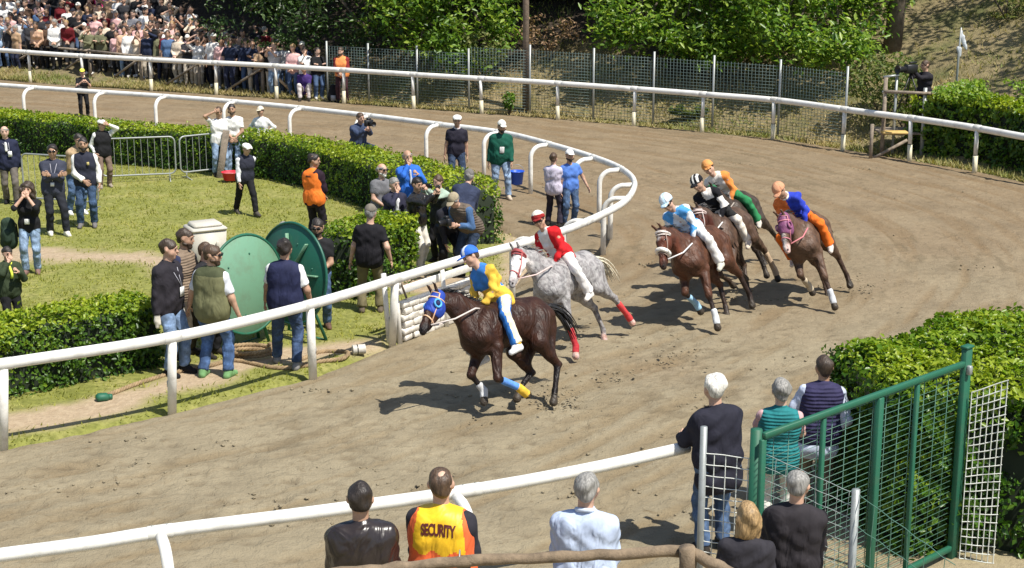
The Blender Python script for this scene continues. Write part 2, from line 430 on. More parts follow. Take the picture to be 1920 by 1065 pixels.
from_grid = lambda arr, qx, qy: arr.reshape(int((1.0+30)/.16)+1, -1)[np.clip(((qx+30)/31*(int(31/.16))).astype(int), 0, 10**6), np.clip(((qy-9)/37*(int(37/.16))).astype(int), 0, 10**6)]
inside = in_poly(bx, by, INFIELD); dd = from_grid(dirt, bx, by)
kp = inside & (RNG.random(n) > dd*1.05) & (np.abs(bx) < by*.36+1)
bx, by = bx[kp], by[kp]; kp = RNG.random(len(bx)) < np.clip((fbm(bx*6, by*6, 2)-.22)*3.2, .08, 1); bx, by = bx[kp], by[kp]
blades('infield_grass', np.stack([bx, by, np.full(len(bx), .004)], 1), .060, .024, M_grass, np.clip(fbm(bx*1.2, by*1.2)*1.1+RNG.normal(0, .15, len(bx)), 0, 1), .7, label='short yellow-green grass of the infield lawn')

# bank outside the outer rail + mound outside the near rail
X, Y, Q = grid(-34, 26, 28, 84, .3)
d, a, s = poly_dist(X, Y, outer_c); Z = bank_z(X, Y)-.004
keep = (np.where(s > 0, d, -d)[Q].max(1) > .0)
Zb = np.where((s > 0) & (d > .25), Z+.015, -.08)
bank_shade = np.clip((9.5-X-.25*(Y-40))/2, 0, 1)*np.clip((d-2.2)/1.5, 0, 1)*np.clip(1.15-1.6*np.exp(-((X-1.9)**2+(Y-47.5)**2)/3.0), 0, 1)  # mask for the tree shade painted into the bank colour as dark brown
m, t, b = nt('bank_soil'); n1 = tnoise(t, .9, 6, .6); n2 = tnoise(t, 9, 6, .7)
bc = ramp(t, n1, [(.3, (.14,.15,.045)), (.48, (.26,.21,.10)), (.68, (.35,.27,.145))])
bc = mixc(t, ramp(t, n2, [(.45, (0,0,0)), (.7, (.8,.8,.8))]), bc, (.10,.085,.04)); bc = mixc(t, attrn(t, 'bank_shade'), bc, ramp(t, n2, [(.3, (.02,.016,.010)), (.7, (.075,.052,.034))]))
t.links.new(bc, b.inputs['Base Color'])
b.inputs['Roughness'].default_value = .95; t.links.new(bump(t, n2, .9, .12), b.inputs['Normal'])
bk = mk('bank_terrain', np.stack([X, Y, Zb], 1), Q[keep], m, attr={'bank_shade': bank_shade}); tagit(bk, kind='structure')
M_bank = m
X, Y, Q = grid(-12, 13, 2, 20.6, .2)
d, a, s = poly_dist(X, Y, near_c); keep = (np.where(s < 0, d, -d)[Q].max(1) > .0)
Zm = np.where((s < 0) & (d > .15), bank_z(X, Y)+.02*(fbm(X*3, Y*3)-.3)+.012, -.08)
m, t, b = nt('trodden_sand'); n1 = tnoise(t, 1.3, 6, .6); n2 = tnoise(t, 12, 6, .7)
t.links.new(mixc(t, ramp(t, n2, [(.5, (0,0,0)), (.75, (.6,.6,.6))]), ramp(t, n1, [(.3, (.26,.21,.13)), (.5, (.34,.28,.17)), (.7, (.26,.23,.10))]), (.16,.12,.07)), b.inputs['Base Color'])
b.inputs['Roughness'].default_value = .95; t.links.new(bump(t, n2, .8, .05), b.inputs['Normal'])
mo = mk('viewing_mound_ground', np.stack([X, Y, Zm], 1), Q[keep], m); tagit(mo, kind='structure')

n = 75000
ai = RNG.uniform(0, 1, n)**.9; segs = np.linspace(0, len(outer_c)-1.001, n); RNG.shuffle(segs)
i0 = segs.astype(int); fr = segs-i0; pc = outer_c[i0]*(1-fr[:, None])+outer_c[i0+1]*fr[:, None]
tg = outer_c[i0+1]-outer_c[i0]; tg /= np.linalg.norm(tg, axis=1)[:, None]; nrm = np.stack([-tg[:, 1], tg[:, 0]], 1)
v = .15+RNG.random(n)**1.6*9
bp = pc+nrm*v[:, None]; ok = (np.abs(bp[:, 0]) < bp[:, 1]*.36+1.5) & (bp[:, 1] > 28)
ok &= ~((bp[:, 0] < -5.5) & (v > 2.2)); bp = bp[ok]; v = v[ok]
kk = fbm(bp[:, 0]*.8, bp[:, 1]*.8); ok = RNG.random(len(bp)) < np.clip((kk-.3)*4, .1, 1); bp = bp[ok]; v = v[ok]
bz = bank_z(bp[:, 0], bp[:, 1])
blades('bank_grass', np.stack([bp[:, 0], bp[:, 1], bz], 1), .15, .045, M_dry, np.clip(fbm(bp[:, 0]*.6+9, bp[:, 1]*.6)*1.4-.12+RNG.normal(0, .15, len(bp)), 0, 1), .8, label='dry straw-coloured grass tufts on the bank outside the outer rail')

# clods of thrown sand lying on the track
mb = MB(); ico = np.array([(1,0,0),(-1,0,0),(0,1,0),(0,-1,0),(0,0,1),(0,0,-1)], float)
icoT = [(0,2,4),(2,1,4),(1,3,4),(3,0,4),(2,0,5),(1,2,5),(3,1,5),(0,3,5)]
def clods(n, cx, cy, sx, sy, r0, r1, z=.02, zs=0.0):
    for _ in range(n):
        r = random.uniform(r0, r1)**1; x = random.gauss(cx, sx); y = random.gauss(cy, sy)
        mb.add(np.array([x, y, z+abs(random.gauss(0, zs))])+ico*r*RNG.uniform(.6, 1.2, (6, 3))*(1.3, 1.3, .7), None, icoT)
for _ in range(150):
    px, py = random.uniform(0, 1900), random.uniform(300, 1000); g_ = G(px, py)
    if in_poly(np.array([g_[0]]), np.array([g_[1]]), INFIELD)[0]: continue
    clods(random.randint(2, 9), g_[0], g_[1], .22, .10, .008, .026)
for (px, py, nn_) in [(1046,768,60),(1150,716,34),(1010,760,30),(1280,680,22),(1600,548,40),(1385,560,30),(1245,672,30),(1080,640,25)]:
    g_ = G(px, py); [clods(nn_//3, g_[0]+random.gauss(0,.12), g_[1]+random.gauss(0,.2), s__, s__*1.5, .004, .024, .02, .12) for s__ in (.06,.14,.30)]
o = mb.build('sand_clods', M_track); tagit(o, 'small dark clods of sand kicked up across the track', 'dirt', kind='stuff')

# ================================================================== RAILS
def at_arc(path, pts):
    """nearest parameter on a dense path for 2-D points -> (index)"""
    return [int(np.argmin(np.hypot(path[:, 0]-p[0], path[:, 1]-p[1]))) for p in pts]
def sleeve_at(root, off, c, d, z, w, h):
    mb = MB(); d = np.append(_u(d), 0); p = np.append(np.array(c)-off, z); mb.tube([p-d*.11, p-d*.10, p+d*.10, p+d*.11], [.97, 1.07, 1.07, .97], 10, sx=w, sy=h); o = mb.build('joint_sleeve', M_joint, root, True)
    for s in (-.06, .06): mb = MB(); mb.ball(p+d*s+(0,0,h*.98), .012, 6, 4); mb.build('bolt', M_galv, o, True)
M_joint = paint((.70, .69, .64), .5, .35, 7, 'rail_joint')
def _u(d): d = np.asarray(d, float); return d/np.linalg.norm(d)
def rail_piece(mb, p, z, w=.064, h=.080):
    P = np.column_stack([p, np.full(len(p), z)]); mb.tube(P, 1.0, 10, sx=w, sy=h)
# outer rail
orl = empty('outer_track_rail', tuple(OUTER[6])+(0,)); tagit(orl, 'long white outer rail on straight posts curving round the far side of the sand track', 'rail')
def add_child(o, root):
    o.parent = root; o.matrix_parent_inverse = Matrix.Translation(-Vector(root.location)) if root.rotation_euler.z == 0 else root.matrix_world.inverted()
    return o
posts_px = [(-170,140),(-55,148),(64,155),(168,163),(284,171),(398,179),(519,185),(645,194),(776,206),(911,214),(1046,226),(1182,238),(1316,249),(1449,262),(1580,283),(1705,303),(1827,325),(1960,352)]
opts = [G(*p) for p in posts_px]
idx = at_arc(outer_c, opts)
def post_mesh():
    mb = MB(); mb.tube([(0,0,.42),(0,0,1.0)], .052, 10); mb.tube([(0,0,-.1),(0,0,.40)], .06, 10); return mb
pm = None
for i, ii in enumerate(idx):
    c = outer_c[ii]
    if pm is None:
        mb = MB(); mb.tube([(0,0,.43),(0,0,1.0)], .050, 10); po = mb.build('post', M_post, orl, True)
        mb = MB(); mb.tube([(0,0,-.1),(0,0,.415)], .060, 10); pb = mb.build('sleeve', M_stub, po, True)
        mb = MB(); mb.tube([(0,0,.415),(0,0,.43)], .056, 10); pc_ = mb.build('joint_ring', M_black, po, True); pm = (po, pb, pc_)
    else:
        po = pm[0].copy(); COL.objects.link(po); po.parent = orl
        for q in pm[1:]:
            k = q.copy(); COL.objects.link(k); k.parent = po
    po.location = (c[0]-orl.location.x, c[1]-orl.location.y, 0)
    po.rotation_euler = (random.uniform(-.03,.03), random.uniform(-.03,.03), 0)
    if i < len(idx)-1:
        mb = MB(); seg = outer_c[ii:idx[i+1]+1]-np.array(orl.location[:2])
        rail_piece(mb, seg, 1.05+.004*(i % 2)); mb.build('rail_section', M_rail, orl, True)
mb = MB(); rail_piece(mb, outer_c[idx[-1]:]-np.array(orl.location[:2]), 1.054); mb.build('rail_section', M_rail, orl, True)
mb = MB(); rail_piece(mb, outer_c[:idx[0]+1]-np.array(orl.location[:2]), 1.054); mb.build('rail_section', M_rail, orl, True)

# inner rail with goose-neck posts
irl = empty('inner_track_rail', (2.3, 28.6, 0)); tagit(irl, 'white inner rail with goose-neck posts bending sharply round the tip of the infield', 'rail')
o2 = np.array(irl.location[:2])
mb = MB()
ipts_px = [(-190,173),(-70,182),(58,192),(175,202),(308,222),(430,238),(562,253),(690,270),(807,290),(905,322)]
neck = []
for p in ipts_px: neck.append(None)
tops = [(-60,154),(60,164),(178,175),(310,181),(435,191),(568,203),(690,217),(815,233),(930,250),(1030,270),(1112,296),(1168,318),(1189,345),(1178,372),(1105,414),(1000,452)]
def gooseneck(root, top, base, z0=0.0):
    """from base up, then bending over to the rail"""
    top = np.array(top); base = np.array(base); dxy = (top-base)[:2]; L = np.linalg.norm(dxy); u = dxy/L
    pts = [(0,0,-.1+z0),(0,0,.45),(0,0,.78)]
    for k in range(1, 8):
        a = k/8*math.pi/2; r = min(L*.75, .26); pts.append((u[0]*r*(1-math.cos(a)), u[1]*r*(1-math.cos(a)), .78+.25*math.sin(a)))
    pts.append((u[0]*(L-.03), u[1]*(L-.03), 1.035))
    mb = MB(); mb.tube(np.array(pts)+np.append(base[:2]-root, 0), .05, 9); return mb
path = inner_c; ti = at_arc(path, [G(*p, 1.05) for p in tops])
cen = np.array([-3.0, 29.5])
for i, ii in enumerate(ti):
    c = path[ii]; d = path[min(ii+3, len(path)-1)]-path[max(ii-3, 0)]; d /= np.linalg.norm(d); nrm_ = np.array([d[1], -d[0]])
    if np.dot(nrm_, cen-c) < 0: nrm_ = -nrm_
    gooseneck(o2, c, c+nrm_*.44).build('post', M_post, irl, True)
near_posts = [(735,645),(587,710),(322,772),(5,840)]
ni = at_arc(path, [G(*p, 1.05) for p in [(738,524),(578,572),(322,634),(2,684)]])
allb = sorted(ti+ni+[len(path)-1]); allb = [0]+allb
for k in range(len(allb)-1):
    if allb[k+1]-allb[k] < 1: continue
    mb = MB(); rail_piece(mb, path[allb[k]:allb[k+1]+1]-o2, 1.05+.003*(k % 2), .050, .068); mb.build('rail_section', M_rail, irl, True)
for (px, py), ii in zip(near_posts, ni):
    b_ = G(px, py); tp = path[ii]
    mb = MB(); mb.tube([(b_[0]-o2[0], b_[1]-o2[1], -.1), (tp[0]-o2[0], tp[1]-o2[1], 1.0)], .056, 12); po = mb.build('post', M_post, irl, True)
    q = np.array([b_[0]*.62+tp[0]*.38-o2[0], b_[1]*.62+tp[1]*.38-o2[1]])
    mb = MB(); mb.tube([(q[0], q[1], .37), (q[0], q[1], .44)], .060, 12); mb.build('joint_ring', paint((.3,.3,.32), .5, .2), po, True)

for k in allb[1:-1]: sleeve_at(irl, o2, path[k], path[k+1]-path[k-1], 1.051, .050, .068)
for k in idx[1:]: sleeve_at(orl, np.array(orl.location[:2]), outer_c[k], outer_c[k+1]-outer_c[k-1], 1.052, .064, .080)
# near rail
nrl = empty('near_track_rail', (-1.7, 12.5, 0)); tagit(nrl, 'white outer rail in front of the spectators, ending where the men lean on it', 'rail')
o3 = np.array(nrl.location[:2]); npth = smooth_path(NEAR_TOP, .15)
cuts = [0]+at_arc(npth, [G(300,998,1.05), G(880,920,1.05)])+[len(npth)-1]
for k in range(len(cuts)-1):
    mb = MB(); rail_piece(mb, npth[cuts[k]:cuts[k+1]+1]-o3, 1.05+.003*(k % 2), .055, .060); mb.build('rail_section', M_rail, nrl, True)
for j in at_arc(npth, [G(296,998,1.05), G(850,924,1.05)]):
    c = npth[j]; d = npth[min(j+3, len(npth)-1)]-npth[j-3]; d /= np.linalg.norm(d); nn_ = np.array([d[1], -d[0]])
    gooseneck(o3, c, c+nn_*.42).build('post', M_post, nrl, True)

for k in cuts[1:-1]: sleeve_at(nrl, o3, npth[k], npth[k+1]-npth[k-1], 1.051, .055, .060)
# ================================================================== WIRE FENCE behind outer rail
wf = empty('wire_mesh_fence', tuple(outer_c[idx[8]])+(0,)); tagit(wf, 'tall galvanised wire mesh fence on grey posts behind the outer rail', 'fence')
fp = [(600,190),(665,197),(765,203),(875,208),(985,216),(1100,226),(1215,236),(1330,247),(1447,259),(1567,275)]
fpos = []
for p in fp:
    ii = int(np.argmin(np.hypot(*(outer_c-G(*p)[:2]).T))); d = outer_c[ii+1]-outer_c[ii]; d /= np.linalg.norm(d)
    fpos.append(outer_c[ii]+np.array([-d[1], d[0]])*.62)
wo = np.array(wf.location[:2])
for i, c in enumerate(fpos):
    mb = MB(); hh = 2.05 if i > 3 else 1.85; mb.tube([(c[0]-wo[0], c[1]-wo[1], -.2), (c[0]-wo[0], c[1]-wo[1], hh)], .033, 8); mb.build('post', M_galv, wf, True)
M_wiredark = paint((.13, .19, .18), .5, .1, 12, 'fence_wire', metal=.2)
for i in range(len(fpos)-1):
    a, b_ = fpos[i], fpos[i+1]; L = np.linalg.norm(b_-a); mb = MB(); top = 1.9 if i > 2 else 1.7
    ax = np.array([[*(b_-a)/L, 0], [-(b_-a)[1]/L, (b_-a)[0]/L, 0], [0,0,1]])
    c0 = np.append((a+b_)/2-wo, 0)
    for z in np.arange(.08, top, .085): mb.box(c0+(0,0,z), (L-.06, .006, .010), ax)
    nv = int(L/.1)
    for k in range(1, nv): mb.box(np.append(a-wo, 0)+np.append((b_-a), 0)*k/nv+(0,0,top/2+.03), (.007, .006, top-.06), ax)
    o = mb.build('wire_panel', M_wiredark, wf); 
# pole
c = fpos[4]+np.array([-.12,.35]); mb = MB(); mb.tube([(0,0,-.3),(0,0,3.5),(0.04,0,8.2)], [.105,.09,.075], 10)
o = mb.build('utility_pole', wood((.20,.15,.11), 'pole_wood'), None, True); o.location = (c[0], c[1], 0); tagit(o, 'tall weathered wooden pole rising behind the wire mesh fence', 'pole')

# rustic post fence in front of the crowd
rf = empty('rustic_fence', tuple(G(266,153)[:2])+(0,)); tagit(rf, 'low rustic fence of brown posts and slanting braces in front of the crowd', 'fence')
ro = np.array([*rf.location[:2], 0])
pp = [(-40,127),(75,133),(170,143),(266,155),(375,166),(494,176)]
def stick(mb, a, b, r): mb.tube([a, b], r, 7)
tops_ = []
for i, p in enumerate(pp):
    g_ = G(*p); mb = MB(); stick(mb, g_-ro+(0,0,-.1), g_-ro+(0,0,.98), .06); mb.build('post', M_oldwood, rf, True)
for i in range(len(pp)-1):
    a, b_ = G(*pp[i])-ro, G(*pp[i+1])-ro
    mb = MB(); stick(mb, a+(0,-.09,.92), b_+(0,-.09,.92), .045); mb.build('top_rail', M_oldwood, rf, True)
    mb = MB(); stick(mb, a*.55+b_*.45+(0,-.12,.05), b_+(0,-.12,.85), .042); mb.build('brace', M_oldwood, rf, True)
mb = MB(); a, b_ = G(497,176)-ro, G(556,182)-ro; stick(mb, a+(0.03,-.1,.95), b_+(0,-.15,.08), .05); mb.build('brace', wood((.42,.30,.18), 'fresh_wood'), rf, True)

# ================================================================== HEDGES
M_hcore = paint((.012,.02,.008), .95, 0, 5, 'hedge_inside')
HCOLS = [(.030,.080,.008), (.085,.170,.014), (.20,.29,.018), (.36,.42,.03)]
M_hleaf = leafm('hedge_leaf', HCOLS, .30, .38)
M_hleaf2 = leafm('laurel_leaf', [(.03,.085,.008), (.08,.18,.014), (.18,.28,.02), (.33,.40,.035)], .34, .33)
def leaves_mesh(P, Nn, size, aspect, rnd, fold=.25):
    n = len(P); up = RNG.normal(0, 1, (n, 3)); Nn = Nn/np.linalg.norm(Nn, axis=1)[:, None]
    d = up-(up*Nn).sum(1)[:, None]*Nn; d /= np.linalg.norm(d, axis=1)[:, None]+1e-9; s = np.cross(Nn, d)
    L = size*(.6+.8*RNG.random(n))[:, None]; W = L*aspect
    a = P-d*L*.5; tip = P+d*L*.5-Nn*L*.08; l = P-s*W*.5+Nn*W*fold+d*L*.05; r = P+s*W*.5+Nn*W*fold+d*L*.05
    V = np.stack([a, r, tip, l], 1).reshape(-1, 3); b0 = np.arange(n)*4
    T = np.concatenate([np.stack([b0, b0+1, b0+2], 1), np.stack([b0, b0+2, b0+3], 1)])
    return V, T, np.repeat(rnd, 4)
def hedge(name, label, path, width, height, leaf, dens, mat, seed, z0=0.0, hvar=.06, rise=None):
    """clipped hedge: path = centre line, leaves spread in a thick shell of the trimmed box"""
    path = smooth_path(path, .2); n = len(path)
    t_ = np.gradient(path, axis=0); t_ /= np.linalg.norm(t_, axis=1)[:, None]; nr = np.stack([-t_[:, 1], t_[:, 0]], 1)
    w = width if callable(width) else (lambda u: width); h = height if callable(height) else (lambda u: height)
    root = empty(name, (path[0][0], path[0][1], z0)); tagit(root, label, 'hedge'); off = np.array([path[0][0], path[0][1], 0])
    # core
    mb = MB(); V = []; 
    for i in range(n):
        u = i/(n-1); ww = w(u)/2-.11; hh = h(u)-.12; e = 1.0 if 0 < i < n-1 else .97
        for sx, zz in ((-1,0),(-1,hh*.85),(-.8,hh),(.8,hh),(1,hh*.85),(1,0)):
            V.append([*(path[i]+nr[i]*ww*sx*e), zz])
    V = np.array(V)-off; Q = [(i*6+k, i*6+k+1, (i+1)*6+k+1, (i+1)*6+k) for i in range(n-1) for k in range(5)]
    Q += [(0,5,4,1),(1,4,3,2)]; e0 = (n-1)*6; Q += [(e0+1,e0+4,e0+5,e0),(e0+2,e0+3,e0+4,e0+1)]
    mk('branch_core', V, Q, M_hcore, root, False)
    L = np.linalg.norm(np.diff(path, axis=0), axis=1); Lt = L.sum(); cum = np.concatenate([[0], np.cumsum(L)])/Lt
    wm, hm = w(.5), h(.5); area = Lt*(wm+2*hm)+2*wm*hm; N = int(area*dens)
    # choose face
    pf = np.array([Lt*wm, Lt*hm, Lt*hm, wm*hm, wm*hm]); f = RNG.choice(5, N, p=pf/pf.sum())
    u = RNG.random(N); a = RNG.random(N); dep = RNG.random(N)**1.5*.13-.03
    pc = np.stack([np.interp(u, cum, path[:, 0]), np.interp(u, cum, path[:, 1])], 1)
    pn = np.stack([np.interp(u, cum, nr[:, 0]), np.interp(u, cum, nr[:, 1])], 1); pt = np.stack([pn[:, 1], -pn[:, 0]], 1)
    W = np.array([w(x) for x in u])/2; Hh = np.array([h(x) for x in u])
    bump_ = (fbm(pc[:, 0]*2.3+seed+a*3, pc[:, 1]*2.3+a*2.7)-.47)*hvar*4
    P = np.zeros((N, 3)); Nn = np.zeros((N, 3))
    m0 = f == 0; lat = (a*2-1)
    P[m0, :2] = pc[m0]+pn[m0]*(lat*W)[m0][:, None]; rnd_edge = 1-np.abs(lat)**6*.08
    P[m0, 2] = (Hh*rnd_edge+bump_-dep)[m0]; Nn[m0, 2] = 1
    for k, sg in ((1,-1),(2,1)):
        m_ = f == k; P[m_, :2] = pc[m_]+pn[m_]*(sg*(W-dep+bump_))[m_][:, None]; P[m_, 2] = (a**.85*Hh)[m_]; Nn[m_, :2] = pn[m_]*sg; Nn[m_, 2] = .45
    for k, ue in ((3,0),(4,n-1)):
        m_ = f == k; sg = -1 if k == 3 else 1; lt = (RNG.random(N)*2-1)
        P[m_, :2] = path[ue]+nr[ue]*(lt*w(ue/(n-1))/2)[m_][:, None]+sg*t_[ue]*(bump_-dep+.02)[m_][:, None]
        P[m_, 2] = (a*h(ue/(n-1)))[m_]; Nn[m_, :2] = t_[ue]*sg; Nn[m_, 2] = .45
    Nn += RNG.normal(0, .55, (N, 3))
    # drop clumps to leave gaps
    gap = fbm(P[:, 0]*5+seed, P[:, 2]*5+P[:, 1]*5, 3); ok = (gap > .43) | (RNG.random(N) < .28) | (dep > .07)
    P, Nn = P[ok], Nn[ok]; hh = np.clip(P[:, 2]/hm, 0, 1)
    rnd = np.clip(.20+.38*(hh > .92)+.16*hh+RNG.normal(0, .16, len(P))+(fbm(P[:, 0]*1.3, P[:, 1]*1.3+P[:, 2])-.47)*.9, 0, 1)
    P[:, :2] -= off[:2]
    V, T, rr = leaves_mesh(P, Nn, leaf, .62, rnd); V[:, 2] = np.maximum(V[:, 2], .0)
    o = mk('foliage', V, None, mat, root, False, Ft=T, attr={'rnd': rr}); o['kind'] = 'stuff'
    # a few long shoots standing out of the top
    K = int(area*2.5); mbP = []; 
    uu = RNG.random(K); pc = np.stack([np.interp(uu, cum, path[:, 0]), np.interp(uu, cum, path[:, 1])], 1)+np.stack([np.interp(uu, cum, nr[:, 0]), np.interp(uu, cum, nr[:, 1])], 1)*(np.array([w(x) for x in uu])*RNG.uniform(-.43, .43, K))[:, None]
    for j in range(K):
        hz = h(uu[j])
        for q in range(3): mbP.append([pc[j, 0]-off[0]+random.gauss(0,.02), pc[j, 1]-off[1]+random.gauss(0,.02), hz+.02+.035*q])
    V, T, rr = leaves_mesh(np.array(mbP), RNG.normal(0, 1, (len(mbP), 3))+(0,0,.5), leaf, .5, np.clip(RNG.normal(.75, .15, len(mbP)), 0, 1))
    o = mk('shoots', V, None, mat, root, False, Ft=T, attr={'rnd': rr}); o['kind'] = 'stuff'
    return root
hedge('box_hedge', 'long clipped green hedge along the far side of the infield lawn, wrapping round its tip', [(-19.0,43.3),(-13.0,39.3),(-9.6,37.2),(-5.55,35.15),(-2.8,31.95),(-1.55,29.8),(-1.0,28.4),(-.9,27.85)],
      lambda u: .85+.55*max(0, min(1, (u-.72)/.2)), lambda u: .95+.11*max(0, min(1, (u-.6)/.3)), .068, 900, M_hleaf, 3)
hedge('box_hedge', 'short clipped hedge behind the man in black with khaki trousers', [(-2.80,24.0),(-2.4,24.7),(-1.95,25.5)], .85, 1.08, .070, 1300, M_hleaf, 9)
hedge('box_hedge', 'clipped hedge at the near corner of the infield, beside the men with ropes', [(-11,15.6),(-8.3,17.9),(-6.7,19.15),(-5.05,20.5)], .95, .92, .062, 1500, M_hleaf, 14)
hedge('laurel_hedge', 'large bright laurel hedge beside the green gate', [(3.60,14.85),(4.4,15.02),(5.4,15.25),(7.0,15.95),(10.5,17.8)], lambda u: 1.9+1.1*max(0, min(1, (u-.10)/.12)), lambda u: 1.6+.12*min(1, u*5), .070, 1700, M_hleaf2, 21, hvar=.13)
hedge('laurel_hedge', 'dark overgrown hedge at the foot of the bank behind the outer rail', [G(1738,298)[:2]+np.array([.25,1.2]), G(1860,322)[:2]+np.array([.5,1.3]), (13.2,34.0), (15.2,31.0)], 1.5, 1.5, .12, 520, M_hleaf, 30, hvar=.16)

# ================================================================== TREES
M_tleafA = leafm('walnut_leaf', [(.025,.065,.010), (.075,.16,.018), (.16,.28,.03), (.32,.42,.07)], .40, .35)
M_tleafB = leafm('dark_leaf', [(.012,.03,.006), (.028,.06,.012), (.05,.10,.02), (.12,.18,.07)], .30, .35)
def tree(label, base, trunk_h, blobs, leaf, ncl, mat, per=12, trunk_r=.16, group=None, aspect=.42, lim=True, name='tree', bright=.5):
    bx_, by_ = base; bz_ = float(bank_z(np.array([bx_]), np.array([by_]))[0])
    root = empty(name, (bx_, by_, bz_-.1)); tagit(root, label, 'tree', group)
    mb = MB(); top = np.array([random.uniform(-.3,.3), random.uniform(-.3,.3), trunk_h])
    mb.tube([(0,0,0), top*.35+(.05,0,0), top*.7-(.06,0,0), top], [trunk_r*1.25, trunk_r, trunk_r*.85, trunk_r*.6], 9)
    tb = mb.build('trunk', M_bark, root, True)
    P = []; Nn = []; R_ = []
    off = np.array([bx_, by_, bz_-.1])
    for (c, r) in blobs:
        c = np.array(c, float)-off; r = np.array(r, float)
        if lim:
            lb = MB(); mid = (top*.8+c)/2+(0,0,.2); lb.tube([top*.6, mid, c], [trunk_r*.45, trunk_r*.28, .03], 6); lb.build('limb', M_bark, root, True)
        k = max(6, int(ncl*r.prod()**(2/3)))
        q = RNG.normal(0, 1, (k, 3)); q /= np.linalg.norm(q, axis=1)[:, None]; q *= (.45+.55*RNG.random(k)**.5)[:, None]
        cc = c+q*r
        g = fbm(cc[:, 0]*1.3+5, cc[:, 2]*1.3+cc[:, 1], 3); cc = cc[(g > .40)]
        k = len(cc); lp = np.repeat(cc, per, 0)+RNG.normal(0, leaf*1.15, (k*per, 3))*(1, 1, .65)
        nn_ = RNG.normal(0, .6, (k*per, 3))+(.25,-.35,.9)
        P.append(lp); Nn.append(nn_); rr = np.repeat(np.clip(RNG.normal(bright, .30, k), 0, 1), per)+RNG.normal(0, .1, k*per); R_.append(np.clip(rr, 0, 1))
    P = np.concatenate(P); Nn = np.concatenate(Nn); R_ = np.concatenate(R_)
    V, T, rr = leaves_mesh(P, Nn, leaf, aspect, R_)
    o = mk('crown', V, None, mat, root, False, Ft=T, attr={'rnd': rr}); o['kind'] = 'stuff'
    return root
def PB(px, py, Y, r):   # blob centre seen at px,py at distance Y
    z = z_at(py, Y); f = Y*math.cos(PITCH)-(z-CAM_H)*math.sin(PITCH)
    return ((px-960)/FPX*f, Y, z), r
tree('dark-leaved tree overhanging the end of the crowd', (-7.2,54.5), 3.2,
     [PB(470,20,52,(1.6,1.6,1.3)), PB(560,-5,51,(1.7,1.7,1.3)), PB(650,10,50.5,(1.5,1.5,1.2)), PB(690,60,50,(1.1,1.1,.8)), PB(580,55,50,(1.1,1.0,.7)), PB(520,70,51,(.7,.7,.5)), PB(600,-90,52,(3.2,2.5,1.9))], .17, 62, M_tleafB, bright=.45)
tree('bright green tree overhanging the wire fence beside the wooden pole', (-2.6,51.5), 3.4,
     [PB(760,15,49,(1.4,1.3,1.1)), PB(850,10,48.5,(1.6,1.5,1.2)), PB(790,70,48.6,(1.0,.9,.7)), PB(860,85,48,(.9,.9,.7)), PB(910,60,48,(.9,.9,.9)), PB(935,15,48.5,(.8,.9,.9)), PB(890,118,47.7,(.5,.5,.3)), PB(820,-80,50,(3,2.4,1.7))], .20, 115, M_tleafA, bright=.58)
tree('broad bright tree whose lowest leaves hang over the middle of the wire fence', (6.0,48.5), 3.4,
     [PB(1190,20,46,(1.3,1.2,.9)), PB(1150,62,45.5,(.65,.6,.45)), PB(1290,30,45.5,(1.5,1.3,1.0)), PB(1250,70,45,(.9,.8,.5)), PB(1340,85,44.6,(.8,.8,.6)), PB(1330,-60,47,(3.2,2.2,1.6)), PB(1390,50,45,(1.0,1.0,.9)), PB(1180,92,45.2,(.35,.3,.15))], .205, 115, M_tleafA, bright=.62)
tree('bright tree with leaves drooping beside the grey trunk at the end of the wire fence', (9.6,46.5), 3.0,
     [PB(1470,25,44,(1.3,1.2,1.0)), PB(1560,40,43.5,(1.3,1.2,1.0)), PB(1480,80,43,(1.0,.9,.7)), PB(1570,85,42.7,(.8,.8,.55)), PB(1520,110,42.5,(.6,.6,.35)), PB(1640,10,44,(.9,.9,.8)), PB(1500,-70,45,(3,2.2,1.6))], .205, 115, M_tleafA, bright=.64)
# bare pale trunk on the right with its crown out of view
tree('leaning pale-barked tree trunk on the bank with its crown high above', tuple(G(1672,95,2.0)[:2]), 5.6,
     [((12.0,45.0,8.6),(2.6,2.2,1.6)), ((14.4,44.0,9.2),(2.4,2.0,1.5))], .19, 40, M_tleafA, trunk_r=.22)
tree('unseen tall tree added beyond the right edge to shade the bank', (18.5,42.0), 7.0, [((17.0,41.5,9.2),(3.0,2.4,1.4)), ((19.5,39.5,9.0),(3.0,2.4,1.4)), ((16.5,37.6,9.4),(2.4,1.3,1.1)), ((20,44,9.5),(3,2.5,1.5))], .26, 44, M_tleafA, trunk_r=.25)  # crowns added out of view to cast shade patches on the bank
# woodland on top of the bank
WOODL = ['dark tree above the far left corner of the crowd','dark tree behind the back rows of the crowd, left of the pink jacket','dark tree right behind the spectator in the pink jacket','dark tree in shadow above the thin right end of the crowd',
 'shaded tree behind the dark-leaved tree at the crowd end','shaded tree behind the bright tree left of the wooden pole','dark tree right behind the wooden pole','dark tree between the wooden pole and the broad bright tree','dark tree behind the broad bright tree over the fence middle',
 'dark tree behind the bright tree with drooping leaves','dark tree on the bank top right of the pale trunk','dark tree on the bank top above the cameraman on the platform','dark tree at the top right corner of the bank','tree of the dark wood beyond the left edge of the crowd',
 'tree of the wood behind the others, above the man in orange by the crowd','far tree of the wood behind the wooden pole','far tree of the wood behind the broad bright tree']
wood_pos = [(-20,64),(-14.5,63),(-11.0,60.5),(-8.5,57.5),(-5.2,57.5),(-1.8,54.8),(1.0,53.6),(3.6,52.3),(6.4,51),(9.2,50.6),(13.0,52.2),(17,51.5),(21,49),(-25,67),(-4,61),(2,59),(8,57)]
